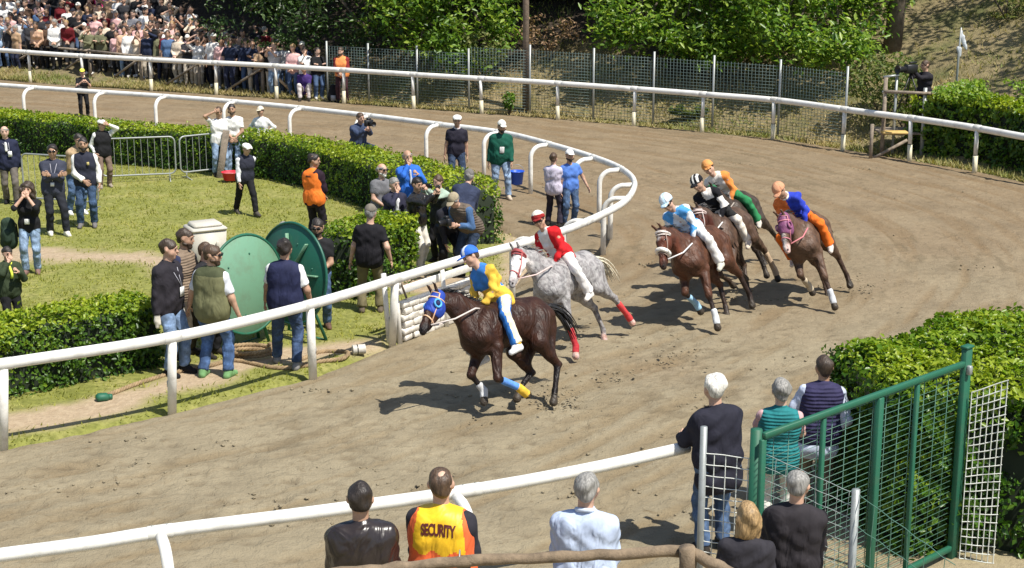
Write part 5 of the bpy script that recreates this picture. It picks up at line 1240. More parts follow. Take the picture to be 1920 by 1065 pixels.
r14 = put('man in a dark green sweatshirt and white cap carrying a blue bucket', 938, 372, 225, 14, bulk=1.18, hair='black', beard='black', cap=('cap',(.82,.80,.72)), top=('jacket',(.008,.085,.055)), low=('jeans',JNL), armr='down', arml='walkf', footl=(.14,.18,.085), footr=(.12,-.14,.085), skin=2, shoe=(.55,.45,.35), group=tg, extra=[patch(WHT,.0,.185,.20,(.10,.012,.14))])
r15 = put('man in a lavender shirt and dark trousers seen from behind by the inner rail', 1038, 425, 292, 160, hair='brown', top=('shirt',(.60,.55,.66)), low=('chino',(.03,.025,.04)), arml='clasp', armr='walkf', face=False, footl=(.16,.05,.085), footr=(.18,-.1,.085), skin=0, belt=(.02,.02,.02), group=tg)
put('man in a royal blue shirt, white cap and jeans leaning by the inner rail tip', 1068, 424, 280, 18, hair='black', beard='black', cap=('cap',(.84,.83,.80)), top=('tee',(.10,.22,.62)), low=('jeans',JN), arml=((.34,.20,-.02),(.5,-1,0)), armr='down', skin=2, group=tg, hyaw=-10)
put('security man in an orange vest looking away across the lawn', 592, 462, 288, 152, hair='black', top=('jacket',(.025,.012,.022)), vest=(.95,.22,.03), vmats=[], low=('chino',(.018,.014,.02)), arms='clasp', skin=2, hyaw=-62, shoe=BLK, res=.019, extra=[lambda root, J: patch((.16,.05,.02),-.02,-.165,.40,(.12,.012,.035))(root, J)], **A_)
put('man in a black t-shirt and glasses beside the dark green disc', 598, 617, 408, 12, hair='black', top=('tee',(.016,.016,.018)), low=('jeans',JN), arms='clasp', beard='black', glasses=(.02,.02,.02), skin=2, shoe=(.12,.07,.05), hmax=1.85, res=.019, group='men by the start rail')
put('man whose grey hair shows above the dark green disc', 541, 600, 416, 170, hair='grey', top=('shirt',(.2,.2,.22)), low=('jeans',JND), face=False, group='men by the start rail')
put('man in black t-shirt, cap and olive trousers seen from behind at the hedge', 695, 586, 385, 182, bulk=1.12, hair='grey', cap=('cap',(.18,.16,.13)), top=('tee',(.012,.011,.014)), low=('chino',(.17,.145,.08)), armr=((.34,.02,-.05),(.3,-1,0)), arml=((.32,.06,-.14),(.4,-1,0)), face=False, skin=0, shoe=(.14,.11,.08), footl=(.14,0,.085), footr=(.16,.0,.085), flare=.03, hmax=1.8, res=.019, group='men by the start rail')
gg = 'knot of onlookers at the near end of the lawn hedge'
put('bald man in a grey t-shirt and sunglasses in the knot by the hedge', 716, 470, 306, 38, hair='grey', style='ring', top=('tee',(.16,.16,.17)), low=('chino',GRY), beard='white', glasses=True, armr='clasp', arml='phone', skin=0, group=gg)
put('man in a bright blue jacket standing above the others against the hedge', 770, 448, 281, 26, hair='grey', style='ring', top=('jacket',(.03,.14,.55)), low=('jeans',JN), armr='face', arml='phone', skin=2, group=gg, extra=[shirtfront((.6,.65,.75),.03,.2,.44,.20)])
put('grey-haired man in a dark open jacket and white shirt, hand to his face', 742, 500, 332, 32, hair='grey', top=('jacket',(.03,.03,.055)), low=('chino',(.03,.03,.05)), armr='face', arml='pocket', skin=0, group=gg, extra=[shirtfront((.82,.82,.84),.06,.02,.40,.20), scarf((.03,.03,.05))])
put('man in a black leather jacket and white trousers photographing with raised arms', 783, 507, 332, 62, hair='black', top=('leather',(.018,.017,.017)), topk=dict(rough=.35), low=('chino',(.72,.68,.60)), arms='photo', skin=2, shoe=(.4,.35,.3), belt=(.45,.02,.02), res=.019, group=gg, hem=-.0)
put('man in a black and green jacket with a phone at his eye in the knot', 826, 492, 328, -30, hair='brown', top=('jacket',(.03,.035,.03),(.35,.45,.36)), topfn=lambda V: (V[:, 2] > 1.34).astype(int), low=('chino',BLK), arms='photo', skin=0, group=gg, hmax=1.7)
person('stooping man in a navy jacket and grey cap with his back to the camera', G(866,490), 165, ht=1.68, lean=34, hair='grey', cap=('cap',(.16,.15,.14)), top=('jacket',(.035,.045,.085)), low=('chino',(.05,.05,.07)), arms='knee', face=False, skin=0, group=gg, bulk=1.1)
person('man in a beige cap and brown waistcoat bending over his camera by the rail', G(884,520), -42, ht=1.66, lean=40, hair='grey', cap=('cap',(.36,.30,.20)), top=('shirt',(.07,.14,.28)), vest=(.14,.11,.085), puff=7, low=('jeans',JND), arms='phone', skin=0, group=gg, hpitch=25, bulk=1.08, belt=(.8,.8,.8))
person('man in a black jacket crouching low behind the one bending over his camera', G(836,512), 20, ht=1.66, lean=35, pelvis_z=.80, kneel=(.2,1,.2), hair='brown', top=('jacket',(.022,.022,.03)), low=('chino',BLK), arms='knee', skin=0, group=gg, hpitch=20)
mg = 'men by the start rail'
put('grey-templed man in a black zip jacket with white work gloves and jeans', 322, 700, 448, 62, hair='dark', top=('jacket',(.025,.022,.028)), low=('jeans',(.16,.24,.38)), arms='down', glove='lr', nohand='lr', skin=0, bulk=1.08, res=.018, shoe=BLK, hmax=1.86, group=mg, hyaw=18, extra=[badge(.05,.18,.16)])
put('man in a patterned brown waistcoat and navy t-shirt looking right with a white glove', 352, 672, 428, 66, hair='dark', style='crop', top=('tee',(.03,.035,.08)), vest=(.23,.17,.12), puff=9, low=('chino',(.06,.05,.035)), glove='l', nohand='l', arml='walkf', skin=2, res=.018, hmax=1.84, group=mg, beard='dark')
put('man in a black jacket standing behind the man in the green waistcoat', 392, 668, 453, 70, hair='brown', top=('jacket',(.02,.02,.024)), low=('chino',(.02,.02,.022)), arms='pocket', skin=0, res=.019, group=mg, hmax=1.78)
put('man in an olive waistcoat and jeans with green shoes, back to the track', 404, 708, 459, 164, hair='brown', style='short', top=('tee',(.66,.68,.72)), sleeve=.40, vest=(.17,.17,.085), vmats=[(.07,.08,.04)], vestfn=lambda V: (V[:, 2] > 1.37).astype(int), low=('jeans',(.05,.10,.22)), armr=((.34,.10,-.10),(.4,-1,0)), arml='out', skin=1, face=True, hyaw=-75, glasses=True, bulk=1.16, res=.018, shoe=(.17,.34,.14), footl=(.16,-.02,.085), footr=(.17,.03,.085), hmax=1.88, group=mg, beard='brown')
put('black-haired man in a navy waistcoat, white t-shirt and jeans facing the discs', 540, 692, 448, 176, hair='black', style='full', top=('tee',(.80,.80,.78)), sleeve=.38, vest=(.020,.024,.065), low=('jeans',(.035,.065,.14)), armr=((.31,.12,-.06),(.5,-1,0)), arml=((.31,.20,-.08),(.5,-1,0)), skin=2, face=False, bulk=1.08, res=.018, shoe=(.25,.24,.24), footl=(.20,.26,.085), footr=(.12,-.02,.085), hmax=1.88, group=mg, belt=(.02,.02,.03))
# people near the outer rail, far side
put('photographer in black beside the inner rail at the far left', 158, 219, 150, 20, hmin=1.4, hair='blond', cap=('cap',(.75,.80,.10)), top=('tee',BLK), low=('chino',BLK), arms='phone', skin=0, res=.026)
put('steward in an orange vest leaning by the outer rail at the end of the crowd', 643, 192, 88, -8, hmax=1.85, hair='dark', beard='dark', top=('jacket',(.25,.03,.03)), vest=(.90,.32,.10), low=('chino',(.05,.02,.025)), arms='clasp', skin=3, res=.026)
person('spectator in purple with pale trousers sitting on the kerb grass by the fence', G(572,187), 5, ht=1.7, pelvis_z=.34, lean=14, footl=(.14,.42,.085), footr=(.14,.42,.085), kneel=(.2,1,1), kneer=(.2,1,1), hair='brown', top=('shirt',(.06,.03,.16)), low=('chino',(.62,.56,.54)), arms='knee', skin=0, res=.026)
# cameraman on the platform
pf = G(1735,283); PZ = .0
# ================================================================== FOREGROUND PEOPLE
fgp = 'onlookers with their backs to the camera'
def fg(label, px, ty, dist, ht, yaw, **P):
    x = (px-960)/FPX*(dist*math.cos(PITCH)+(CAM_H-1.9)*math.sin(PITCH)); zt = z_at(ty, dist)
    return person(label, (x, dist, zt-ht), yaw, ht=ht, res=.013, face=False, group=fgp, **P)
fg('dark-haired man in a brown-black leather jacket, back to the camera', 680, 903, 10.35, 1.76, 184, hair='black', style='short', top=('leather',(.030,.023,.022)), topk=dict(rough=.30, fold=1.6), low=('jeans',JND), arms='clasp', bulk=1.12, skin=2, twr=.006)
sec, sJ = fg('man in a yellow and orange security vest, back to the camera', 828, 878, 10.55, 1.78, 172, hair='brown', style='crop', top=('jacket',(.030,.028,.036)), low=('chino',BLK), arms='clasp', bulk=1.12, skin=0, vest=(.95,.56,.02), vsh=.42, vinf=.034, vrough=.5, vmats=[(.88,.16,.05)], vestfn=lambda V: ((np.abs(V[:, 0]) > .190-.16*np.clip(V[:, 2]-1.25, 0, 1)) | (V[:, 2] < 1.16+.02*np.sin(V[:, 0]*40))).astype(int))
fg('close-cropped man in a light blue shirt, back to the camera', 1098, 885, 10.75, 1.78, 178, hair='grey', style='crop', top=('shirt',(.48,.56,.72)), topk=dict(fold=1.5), low=('chino',(.05,.06,.12)), arms='clasp', bulk=1.12, skin=0, twr=.007, extra=[collar((.62,.70,.82))])
# lettering on the vest
def vest_text(root, J, txt, vest, size, zc, colr):
    cu = bpy.data.curves.new('lettering', 'FONT'); cu.body = txt; cu.size = size; cu.align_x = 'CENTER'; cu.align_y = 'CENTER'; cu.space_character = .92; cu.offset = .0025
    tmp = bpy.data.objects.new('tmp', cu); COL.objects.link(tmp); dg = bpy.context.evaluated_depsgraph_get()
    me = bpy.data.meshes.new_from_object(tmp.evaluated_get(dg)); bpy.data.objects.remove(tmp)
    from mathutils.bvhtree import BVHTree
    import bmesh
    bm = bmesh.new(); bm.from_mesh(me); bmesh.ops.triangulate(bm, faces=bm.faces); 
    bmesh.ops.subdivide_edges(bm, edges=[e for e in bm.edges if e.calc_length() > .02], cuts=1); bm.to_mesh(me); bm.free()
    vm = vest.data; bv = BVHTree.FromPolygons([v.co for v in vm.vertices], [tuple(p.vertices) for p in vm.polygons])
    for v in me.vertices:
        x, z = -v.co.x, zc+v.co.y*1.9-.35*v.co.x*v.co.x   # seen from behind: text runs towards -X
        hit = bv.ray_cast(Vector((x, 1.0, z)), Vector((0, -1, 0))); v.co = (x, (hit[0].y if hit[0] else .18)+.004, z)
    me.materials.clear(); me.materials.append(paint(colr, .6, 0, 8, 'vest_print')); o = bpy.data.objects.new('lettering', me); COL.objects.link(o); o.parent = root
vst = [c for c in sec.children if c.name.startswith('vest')][0]
vest_text(sec, sJ, 'SECURITY', vst, .060, 1.335, (.10,.015,.01))
# three men leaning by the end of the near rail, and two behind the wire
def rl(label, px, fy, ty, yaw, **P): return put(label, px, fy, ty, yaw, hmax=1.86, res=.014, **P)
rg = 'people at the end of the near rail'
rl('white-haired man in a long navy jacket leaning on the end of the near rail', 1340, 1040, 705, 196, hair='white', style='full', top=('jacket',(.020,.020,.032)), low=('jeans',JN), arml='rail', armr='rail', skin=0, face=False, bulk=1.14, hem=.14, group=rg, lean=4)
rl('grey-haired woman in a teal quilted waistcoat with bare arms', 1452, 1010, 712, 172, hair='grey', style='full', female=True, top=('tee',(.62,.38,.38)), vest=(.02,.19,.20), puff=9, low=('chino',(.62,.60,.55)), arml='rail', armr='rail', skin=3, face=False, bulk=.95, group=rg, vhem=.05, hem=.0)
rl('dark-haired man in a navy quilted waistcoat with pale blue sleeves beside the hedge', 1527, 960, 668, 172, hair='dark', top=('shirt',(.52,.58,.72)), vest=(.035,.032,.085), puff=8, low=('chino',(.20,.16,.11)), arml='out', armr='pocket', skin=2, face=False, bulk=1.12, group=rg, hem=.16)
def gr(label, px, ty, dist, ht, yaw, **P):
    x = (px-960)/FPX*(dist*math.cos(PITCH)+(CAM_H-1.4)*math.sin(PITCH)); zt = z_at(ty, dist)
    return person(label, (x, dist, zt-ht), yaw, ht=ht, res=.014, face=False, **P)
gr('balding grey-haired man in a black jacket in front of the green gate', 1490, 881, 11.55, 1.72, 168, hair='grey', style='crop', top=('jacket',(.03,.026,.03)), low=('chino',BLK), arms='clasp', bulk=1.12, skin=0)
gr('woman with blond hair and a dark top in front of the wire fence', 1398, 944, 11.25, 1.62, 176, hair='blond', style='long', female=True, top=('shirt',(.03,.028,.035)), low=('jeans',JND), arms='down', bulk=.92, skin=0)

# ================================================================== THE CROWD ON THE BANK
def crowd_mesh(pose, style, seated=False, female=False):
    P = dict(pose); J = skeleton(P); c, L, Fv, U = J['head'], J['hL'], J['hF'], J['hU']; hp = lambda l, f, u: c+L*l+Fv*f+U*u; A = np.array([L, Fv, U])
    pr = torso_prims(J, .015, .98, .03, lab=2, female=female)+head_prims(J, lab=0)+[C(J['neck']-J['U']*.03, c-U*.055-Fv*.012, .056, .050, k=.03, lab=0)]
    for s in 'lr':
        pr += arm_prims(J, s, .012, .5 if P.get('tee') else .97, 1, lab=2)
        d = _n(J['wr'+s]-J['el'+s]); pr += [C(J['wr'+s], J['wr'+s]+d*.13, .036, .030, lab=0)]
        if P.get('tee'): pr += [C(J['sh'+s]*.5+J['el'+s]*.5, J['el'+s], .044, .042, lab=0), C(J['el'+s], J['wr'+s], .041, .030, lab=0)]
        pr += leg_prims(J, s, .012, .97, 1, .015, lab=3)+foot_prims(J, s, .008, lab=4)
    o = .016; cut = (_n(-Fv*.62+U*.78), float(np.dot(_n(-Fv*.62+U*.78), hp(0,0,.012))-.030))
    pr.append(EL(hp(0,-.016,.026), A, (.076+o,.097+o,.098+o), lab=1, cut=cut))
    if style == 'long': pr += [EL(hp(0,-.05,-.06), A, (.095,.065,.13), k=.03, lab=1)]
    if style == 'cap': pr += [EL(hp(0,.09,.045), A, (.07,.08,.02), lab=1)]
    V, Q, lab = surface(pr, .030, k=.03, want_lab=True)
    fl = lab[Q].astype(int); fm = np.median(fl, axis=1).astype(int)
    me = mk('spectator', V, Q, [M_black]*5, midx=fm); d = me.data; bpy.data.objects.remove(me); return d
CP = [('with arms down', dict(tee=1)), ('shading the eyes', dict(tee=1, armr='brow')), ('with arms crossed', dict(arms='cross')), ('hand at the chin', dict(armr='face', arml='cross')),
      ('holding up a phone', dict(arms='photo', tee=1)), ('hands on hips', dict(arms='hips', tee=1)), ('leaning forward', dict(lean=20, arms='clasp')), ('shading with left hand', dict(arml='brow', hyaw=15)),
      ('hands clasped', dict(arms='clasp', hyaw=-20)), ('turning aside', dict(arms='slack', hyaw=35, twist=15))]
CM = {}
def cmesh(i, st):
    if (i, st) not in CM: CM[(i, st)] = crowd_mesh(CP[i][1], st, female=st == 'long')
    return CM[(i, st)]
TOPC = {'white': (.80,.78,.75), 'cream': (.74,.62,.48), 'pale pink': (.75,.46,.44), 'black': (.012,.012,.014), 'navy': (.02,.028,.06), 'light blue': (.40,.55,.75), 'grey': (.22,.22,.24), 'dark red': (.16,.015,.02), 'olive': (.16,.16,.09),
        'tan': (.42,.28,.17), 'brown': (.12,.07,.045), 'pale grey': (.52,.52,.55), 'denim blue': (.09,.16,.30), 'charcoal': (.04,.04,.045), 'peach': (.72,.45,.30)}
TOPW = [28,8,9,20,9,5,4,6,2,3,3,4,3,7,6]
LOWC = {'jeans': (.08,.13,.24), 'black trousers': (.015,.015,.018), 'pale trousers': (.50,.44,.36), 'navy trousers': (.025,.03,.06), 'grey trousers': (.15,.15,.16), 'light jeans': (.22,.32,.46)}
ORD = ['first','second','third','fourth','fifth','sixth','seventh']
postx = [-55,64,168,284,398,519,645]
used = set(); base_pts = smooth_path([G(-60,131)[:2], G(60,134)[:2], G(170,142)[:2], G(266,152)[:2], G(375,164)[:2], G(494,176)[:2], G(600,188)[:2]], .05)
acc = np.concatenate([[0], np.cumsum(np.linalg.norm(np.diff(base_pts, axis=0), axis=1))])
def pix_x(x, y, z=1.2): return 960+FPX*x/(y*math.cos(PITCH)-(z-CAM_H)*math.sin(PITCH))
def spectator(x, y, z, yaw, row, fix=None, sc=None):
    for _ in range(60):
        pi = int(RNG.integers(len(CP))); st = random.choice(['short','short','short','long','long','cap']); tn = random.choices(list(TOPC), TOPW)[0]; ln = random.choice(list(LOWC)); hn = random.choices(['dark','black','brown','grey','blond'], [5,4,3,2,2])[0]
        if fix: pi, st, tn, hn = fix.get('pi', pi), fix.get('st', st), fix.get('tn', tn), fix.get('hn', hn)
        px = pix_x(x, y); kx = int(np.argmin([abs(px-q) for q in postx])); sd = 'behind' if abs(px-postx[kx]) < 22 else ('left of' if px < postx[kx] else 'right of')
        gar = 'top' if tn not in ('denim blue','charcoal') else 'jacket'
        hair = {'long': f'long {hn} hair', 'short': f'{hn} hair', 'cap': 'a cap'}[st]
        pw = {-1: 'front', 0: 'first row', 1: 'second row', 2: 'third row', 3: 'fourth row', 4: 'fifth row', 5: 'sixth row', 6: 'seventh row'}[row]
        lab = f"{tn} {gar}, {hair}, {CP[pi][0]}, {pw} {sd} {ORD[kx]} post".replace('shading with left hand', 'left hand raised')
        if lab not in used: break
    used.add(lab)
    o = bpy.data.objects.new('spectator', cmesh(pi, st)); COL.objects.link(o); o.location = (x, y, z); o.rotation_euler = (0, 0, yaw); s_ = sc or random.uniform(.90, 1.04); o.scale = (s_*random.uniform(.95,1.1), s_*random.uniform(.95,1.1), s_)
    tagit(o, lab, 'spectator', 'spectators crowded on the bank')
    tc = TOPC[tn] if not (fix and 'tc' in fix) else fix['tc']
    cols = [skin(SK[random.choice([0,0,1,3])]), hairm(HR[hn]) if st != 'cap' else cloth(random.choice([(.75,.72,.65),(.02,.02,.03),(.15,.12,.1)])), cloth(tc), cloth(LOWC[ln]), cloth(random.choice([(.7,.68,.64),(.02,.02,.02),(.2,.15,.1)]))]
    for i, m_ in enumerate(cols): o.material_slots[i].link = 'OBJECT'; o.material_slots[i].material = m_
    return o
cnt = 0
for row in range(7):
    s_ = random.uniform(0, .3)
    while s_ < acc[-1]-.1:
        i = min(int(np.searchsorted(acc, s_)), len(base_pts)-2); p = base_pts[i]; d = base_pts[i+1]-base_pts[i]; d /= np.linalg.norm(d); nn_ = np.array([-d[1], d[0]])
        q = p+nn_*(.12+.60*row+random.uniform(-.16,.16)); px = pix_x(q[0], q[1])
        lim = np.interp(px, [0,235,300,345,372,400,470,560,600], [7,6,4.5,3.6,2.9,2.3,2.1,1.9,.0])
        if row < lim and not (row == 0 and random.random() < .10):
            z = float(bank_z(np.array([q[0]]), np.array([q[1]]))[0])
            fix = None
            if row == 4 and abs(px-195) < 9: fix = dict(tn='pale pink', tc=(.75,.03,.25), pi=0, st='cap')
            o = spectator(q[0], q[1], z, math.atan2(q[0]*.9, q[1]*.9-26)*-1*-1*.6+random.gauss(.25,.30), row, fix); cnt += 1
            if fix and not any(q.get('label') == 'spectator in a bright pink jacket high in the crowd' for q in bpy.data.objects): o['label'] = 'spectator in a bright pink jacket high in the crowd'
        s_ += random.uniform(.34, .50)
print('crowd', cnt)

# ================================================================== THINGS
def yawax(d):
    d = _n(np.append(np.asarray(d, float)[:2], 0)); return np.array([d, [-d[1], d[0], 0], [0,0,1]])
# crowd-control barriers on the lawn
def barrier(label, a, b, hgt, feet=True):
    a, b = np.array(a[:2]), np.array(b[:2]); L = np.linalg.norm(b-a); root = empty('crowd_barrier', (*a, 0), math.atan2(*(b-a)[::-1])); tagit(root, label, 'barrier', 'steel crowd barriers on the lawn')
    z0 = .16; r = .12; pts = []
    for (cx, cz, a0) in ((L-r, hgt-r, 0), (r, hgt-r, 90), (r, z0+r, 180), (L-r, z0+r, 270)):
        for k in range(5): q = math.radians(a0+90*k/4); pts.append((cx+r*math.cos(q), 0, cz+r*math.sin(q)))
    pts.append(pts[0]); mb = MB(); mb.tube(pts, .019, 7, False, up=(0,1,0)); mb.build('frame', M_galv, root, True)
    n = int(L/.145)
    first = None
    for i in range(1, n):
        if first is None: mb = MB(); mb.tube([(0,0,z0), (0,0,hgt)], .007, 5, False); first = mb.build('bar', M_galv, root, True); o = first
        else: o = first.copy(); COL.objects.link(o); o.parent = root
        o.location = (L*i/n, 0, 0)
    for x in (.14, L-.14):
        mb = MB(); mb.tube([(x,0,z0), (x,0,.03)], .014, 6); mb.tube([(x,-.26,.012), (x,-.02,.05), (x,.02,.05), (x,.26,.012)], .014, 6); mb.build('foot', M_galv, root, True)
barrier('steel barrier behind the men standing at the left of the lawn', G(47,384), G(186,394), 1.08)
barrier('steel barrier in the middle, right of the man in the white flat cap', G(192,344), G(331,338), 1.0)
barrier('steel barrier running up to the two men in white t-shirts', G(340,337), G(424,327), .98)
# leaning plank
mb = MB(); mb.box((0,0,.55), (.15,.05,1.1), bev=.006); pl_ = mb.build('wooden_plank', M_oldwood); pl_.location = G(412,334); pl_.rotation_euler = (math.radians(-8), math.radians(9), 0); tagit(pl_, 'weathered grey plank leaning upright at the end of the last barrier', 'plank')
# buckets
def bucket(name, loc, c_, h, r, label, cat, flat=False):
    root = empty(name, tuple(loc)); tagit(root, label, cat)
    mb = MB(); mb.lathe([(0,.005),(r*.78,.0),(r,h),(r+.014,h),(r+.014,h+.014),(r-.006,h+.010),(r*.76,.012),(0,.012)], seg=20); mb.build('shell', paint(c_, .35, .05), root, True)
    mb = MB(); mb.tube([(r*math.cos(a), 0, h+r*1.0*math.sin(a)) for a in np.linspace(0, math.pi, 11)], .005, 5) if not flat else mb.tube([(r*1.02*math.cos(a), -.05+.02*math.sin(a), h*.9) for a in np.linspace(.1, math.pi-.1, 9)], .008, 5); mb.build('handle', M_galv, root, True)
bucket('bucket', tuple(G(969,371)+(0,0,.30)), (.02,.10,.62), .27, .15, 'blue plastic bucket hanging beside the man in the green sweatshirt', 'bucket')
bucket('plastic_tub', G(433,342)+(0,0,.06), (.62,.03,.05), .17, .20, 'red plastic tub at the barrier foot behind the striding man', 'tub', True)
# beige bin
bn = empty('plastic_bin', tuple(G(389,515)), .5); tagit(bn, 'large beige plastic bin with a lid behind the men with the ropes', 'bin')
m_b = paint((.52,.49,.42), .6, .15, 4); mb = MB(); mb.lathe([(0,0),(.30,0),(.355,.78),(0,.78)], seg=4); 
V = mb.V[0]; a = math.pi/4; R_ = np.array([[math.cos(a),-math.sin(a),0],[math.sin(a),math.cos(a),0],[0,0,1]]); mb.V[0] = V@R_.T*(1.15,1,1); mb.build('bin_body', m_b, bn)
mb = MB(); mb.box((0,0,.82), (.62,.55,.07), bev=.03); mb.box((0,0,.88), (.50,.42,.08), bev=.04); mb.build('lid', m_b, bn)
mb = MB(); [mb.box((x,-.268,.55), (.05,.03,.14), bev=.01) for x in (-.12,.12)]; mb.build('grip', m_b, bn)
# discs
M_dl = paint((.155,.31,.20), .42, .3, 3, 'pale_green_enamel'); M_dd = paint((.012,.10,.065), .45, .15, 3, 'dark_green_enamel')
def disc(label, c, nrm_, r, m_, rim, spokes, sg=1):
    nrm_ = _n(nrm_); root = empty('reel_disc', (c[0], c[1], 0)); tagit(root, label, 'disc', 'green reel discs by the start rail'); cz = np.array([0,0,c[2]])
    s_ = _n(np.cross((0,0,1), nrm_)); u_ = np.cross(nrm_, s_); A = np.array([s_, u_, nrm_])
    mb = MB(); mb.lathe([(0,.012),(r*.97,.012),(r*.985,.0),(r*.97,-.014),(0,-.014)], cz, A, 48); mb.build('plate', m_, root, False)
    for a in np.linspace(.3, 6.58, 7)[:-1]: mb = MB(); mb.ball(cz+s_*r*.62*math.cos(a)+u_*r*.62*math.sin(a)+nrm_*.012, .016, 7, 4); mb.build('bolt', rim, root, True)
    mb = MB(); pts = [cz+s_*r*math.cos(a)+u_*r*math.sin(a) for a in np.linspace(0, 2*math.pi, 49)]; mb.tube(pts, .022, 7, False, up=tuple(nrm_)); mb.build('rim', rim, root, True)
    if spokes:
        for a in (100, 55, 5, 145):
            q = math.radians(a); d = s_*math.cos(q)+u_*math.sin(q); t_ = np.cross(nrm_, d)
            mb = MB(); mb.box(cz+d*r*.55+nrm_*.05, (r*.5,.022,.06), np.array([d, t_, nrm_]), .004); mb.build('bracket', M_dl, root)
        mb = MB(); mb.lathe([(0,.14),(.05,.14),(.06,.0),(.0,.0)], cz, A, 14); mb.build('hub', M_black, root, True)
    mb = MB()
    for k in (-1, 1):
        mb.tube([cz+s_*k*.10-nrm_*.04, s_*k*.42-nrm_*(.25)+(0,0,.02)], .024, 7); mb.tube([cz+s_*k*.10-nrm_*.04, s_*k*.36+nrm_*.02*sg+(0,0,.02)], .024, 7)
    mb.tube([s_*-.42-nrm_*.25+(0,0,.03), s_*.42-nrm_*.25+(0,0,.03)], .02, 6); mb.build('stand', M_green, root, True)
disc('pale green round metal disc on a stand beside the man in the olive waistcoat', G(463,533,.93), (.80,-.60,.10), .70, M_dl, M_green, False)
disc('dark green round metal disc with brackets behind the man in the navy waistcoat', G(548,513,.98), (-.66,-.74,.10), .73, M_dd, M_dd, True)
# ropes
def rope(label, pts, r=.030):
    pth = smooth_path([np.append(p[:2], r*1.0+(p[2] if len(p) > 2 else 0)) for p in pts], .05); root = empty('rope', tuple(pth[0][:2])+(0,)); tagit(root, label, 'rope'); off = np.array([*pth[0][:2], 0])
    L = np.concatenate([[0], np.cumsum(np.linalg.norm(np.diff(pth, axis=0), axis=1))]); n = int(L[-1]/.022); sN = np.linspace(0, L[-1], n)
    P = np.stack([np.interp(sN, L, pth[:, i]) for i in range(3)], 1)-off; t = np.gradient(P, axis=0); t /= np.linalg.norm(t, axis=1)[:, None]; s = np.cross(t, (0,0,1)); u = np.cross(s, t)
    for k in range(3):
        a = sN/.16*2*math.pi+k*2.094; mb = MB(); mb.tube(P+(s*np.cos(a)[:, None]+u*np.sin(a)[:, None])*r*.55, r*.62, 6); mb.build('strand', M_rope, root, True)
    return root
rope('long thick hemp rope lying along the ground by the start rail', [G(205,744), G(262,722), G(330,702), G(392,690), G(440,680), G(520,694), G(590,688)])
cc = G(468,668); cl = [np.array([cc[0]+.34*math.cos(a)*(1-.03*a/6), cc[1]+.22*math.sin(a)*(1+.02*a), .0+.05*(a/6.28)]) for a in np.linspace(0, 4.2*math.pi, 34)]
rope('coil of thick rope lying at the foot of the pale green disc', cl)
rope('end of thick rope lying in front of the dark green disc', [G(560,680), G(600,664), G(650,664), G(642,676), G(600,682), G(556,690)])
rope('short loop of rope on the ground behind the first rail post', [G(330,668), G(345,655), G(380,662), G(425,664), G(470,672)])
mb = MB(); mb.box((0,0,.05), (.17,.12,.10), bev=.03); mb.tube([(.07,0,.05),(.12,.0,.05)], .04, 8); o = mb.build('rope_end_fitting', M_green); o.location = G(192,752); o.rotation_euler = (0,.1,.5); tagit(o, 'small green metal fitting at the left end of the long rope', 'fitting')
cn = empty('tin_can', tuple(G(673,664)), .3); tagit(cn, 'whitish can with a dark ring lying on the sand beside the rope end', 'can')
mb = MB(); mb.lathe([(0,-.09),(.068,-.09),(.07,-.085),(.07,.085),(.068,.09),(0,.09)], (0,0,.07), np.array([[0,1,0],[0,0,1],[1,0,0]]), 18); mb.build('can_body', paint((.55,.52,.46), .5, .4), cn, True)
mb = MB(); mb.tube([(-.03,0,.07),(-.015,0,.07)], .0725, 18, False); mb.build('ring', M_black, cn, True)
# whitewashed wall and boards of the start
A_w, B_w = G(752,641), G(893,588); Lw = np.linalg.norm((B_w-A_w)[:2]); sw = empty('whitewashed_brick_wall', tuple(A_w), math.atan2(*(B_w-A_w)[:2][::-1])); tagit(sw, 'low whitewashed brick wall under the start rail', 'wall')
mb = MB(); mb.box((Lw/2,.05,.29), (Lw-.02,.10,.57)); mb.build('mortar_core', paint((.34,.30,.24), .9, .4), sw)
M_wb = paint((.80,.76,.68), .85, .3, 5, 'whitewash', bumpy=.8); meshes = []
for i in range(5):
    mb = MB(); mb.box((0,0,0), (.238,.11,.090), bev=.011); V = mb.V[0]+RNG.normal(0, .004, mb.V[0].shape); mb.V[0] = V; o = mb.build('brick', M_wb, sw); meshes.append(o.data); bpy.data.objects.remove(o)
for rr in range(6):
    x = -.0 if rr % 2 == 0 else -.12
    while x < Lw-.05:
        o = bpy.data.objects.new('brick', meshes[random.randrange(5)]); COL.objects.link(o); o.parent = sw
        o.location = (min(max(x+.12, .09), Lw-.09), -.008+random.uniform(-.008,.008), .05+rr*.099); o.rotation_euler = (random.uniform(-.03,.03), random.uniform(-.03,.03), random.uniform(-.03,.03)); o.scale = (1 if .12 < x+.12 < Lw-.12 else .75, 1, 1); x += .25
gt = empty('start_gate', tuple(A_w), math.atan2(*(B_w-A_w)[:2][::-1])); tagit(gt, 'white double-posted gate frame with boards standing at the start of the brick wall', 'gate')
for x, y in ((-.10,-.07), (-.10,.13)):
    mb = MB(); mb.tube([(x,y,-.1),(x-.06,y+.04,1.02)], .038, 9); mb.build('post', M_post, gt, True)
mb = MB(); mb.box((-.12,.03,.90), (.03,.26,.14)); mb.build('cross_plate', M_post, gt)
for z, y in ((.72,.10), (.88,.14)):
    mb = MB(); mb.box((.02+Lw*.5,y,z), (Lw*1.0,.028,.115), bev=.005); mb.build('board', M_post, gt)
mb = MB(); mb.tube([(-.02,.0,.95),(.22,.06,.60)], .018, 6); mb.build('brace', M_oldwood, gt, True)
mb = MB(); mb.tube([(1.0,-.10,-.1),(1.0,.0,.98)], .034, 9); mb.build('post', M_post, gt, True)

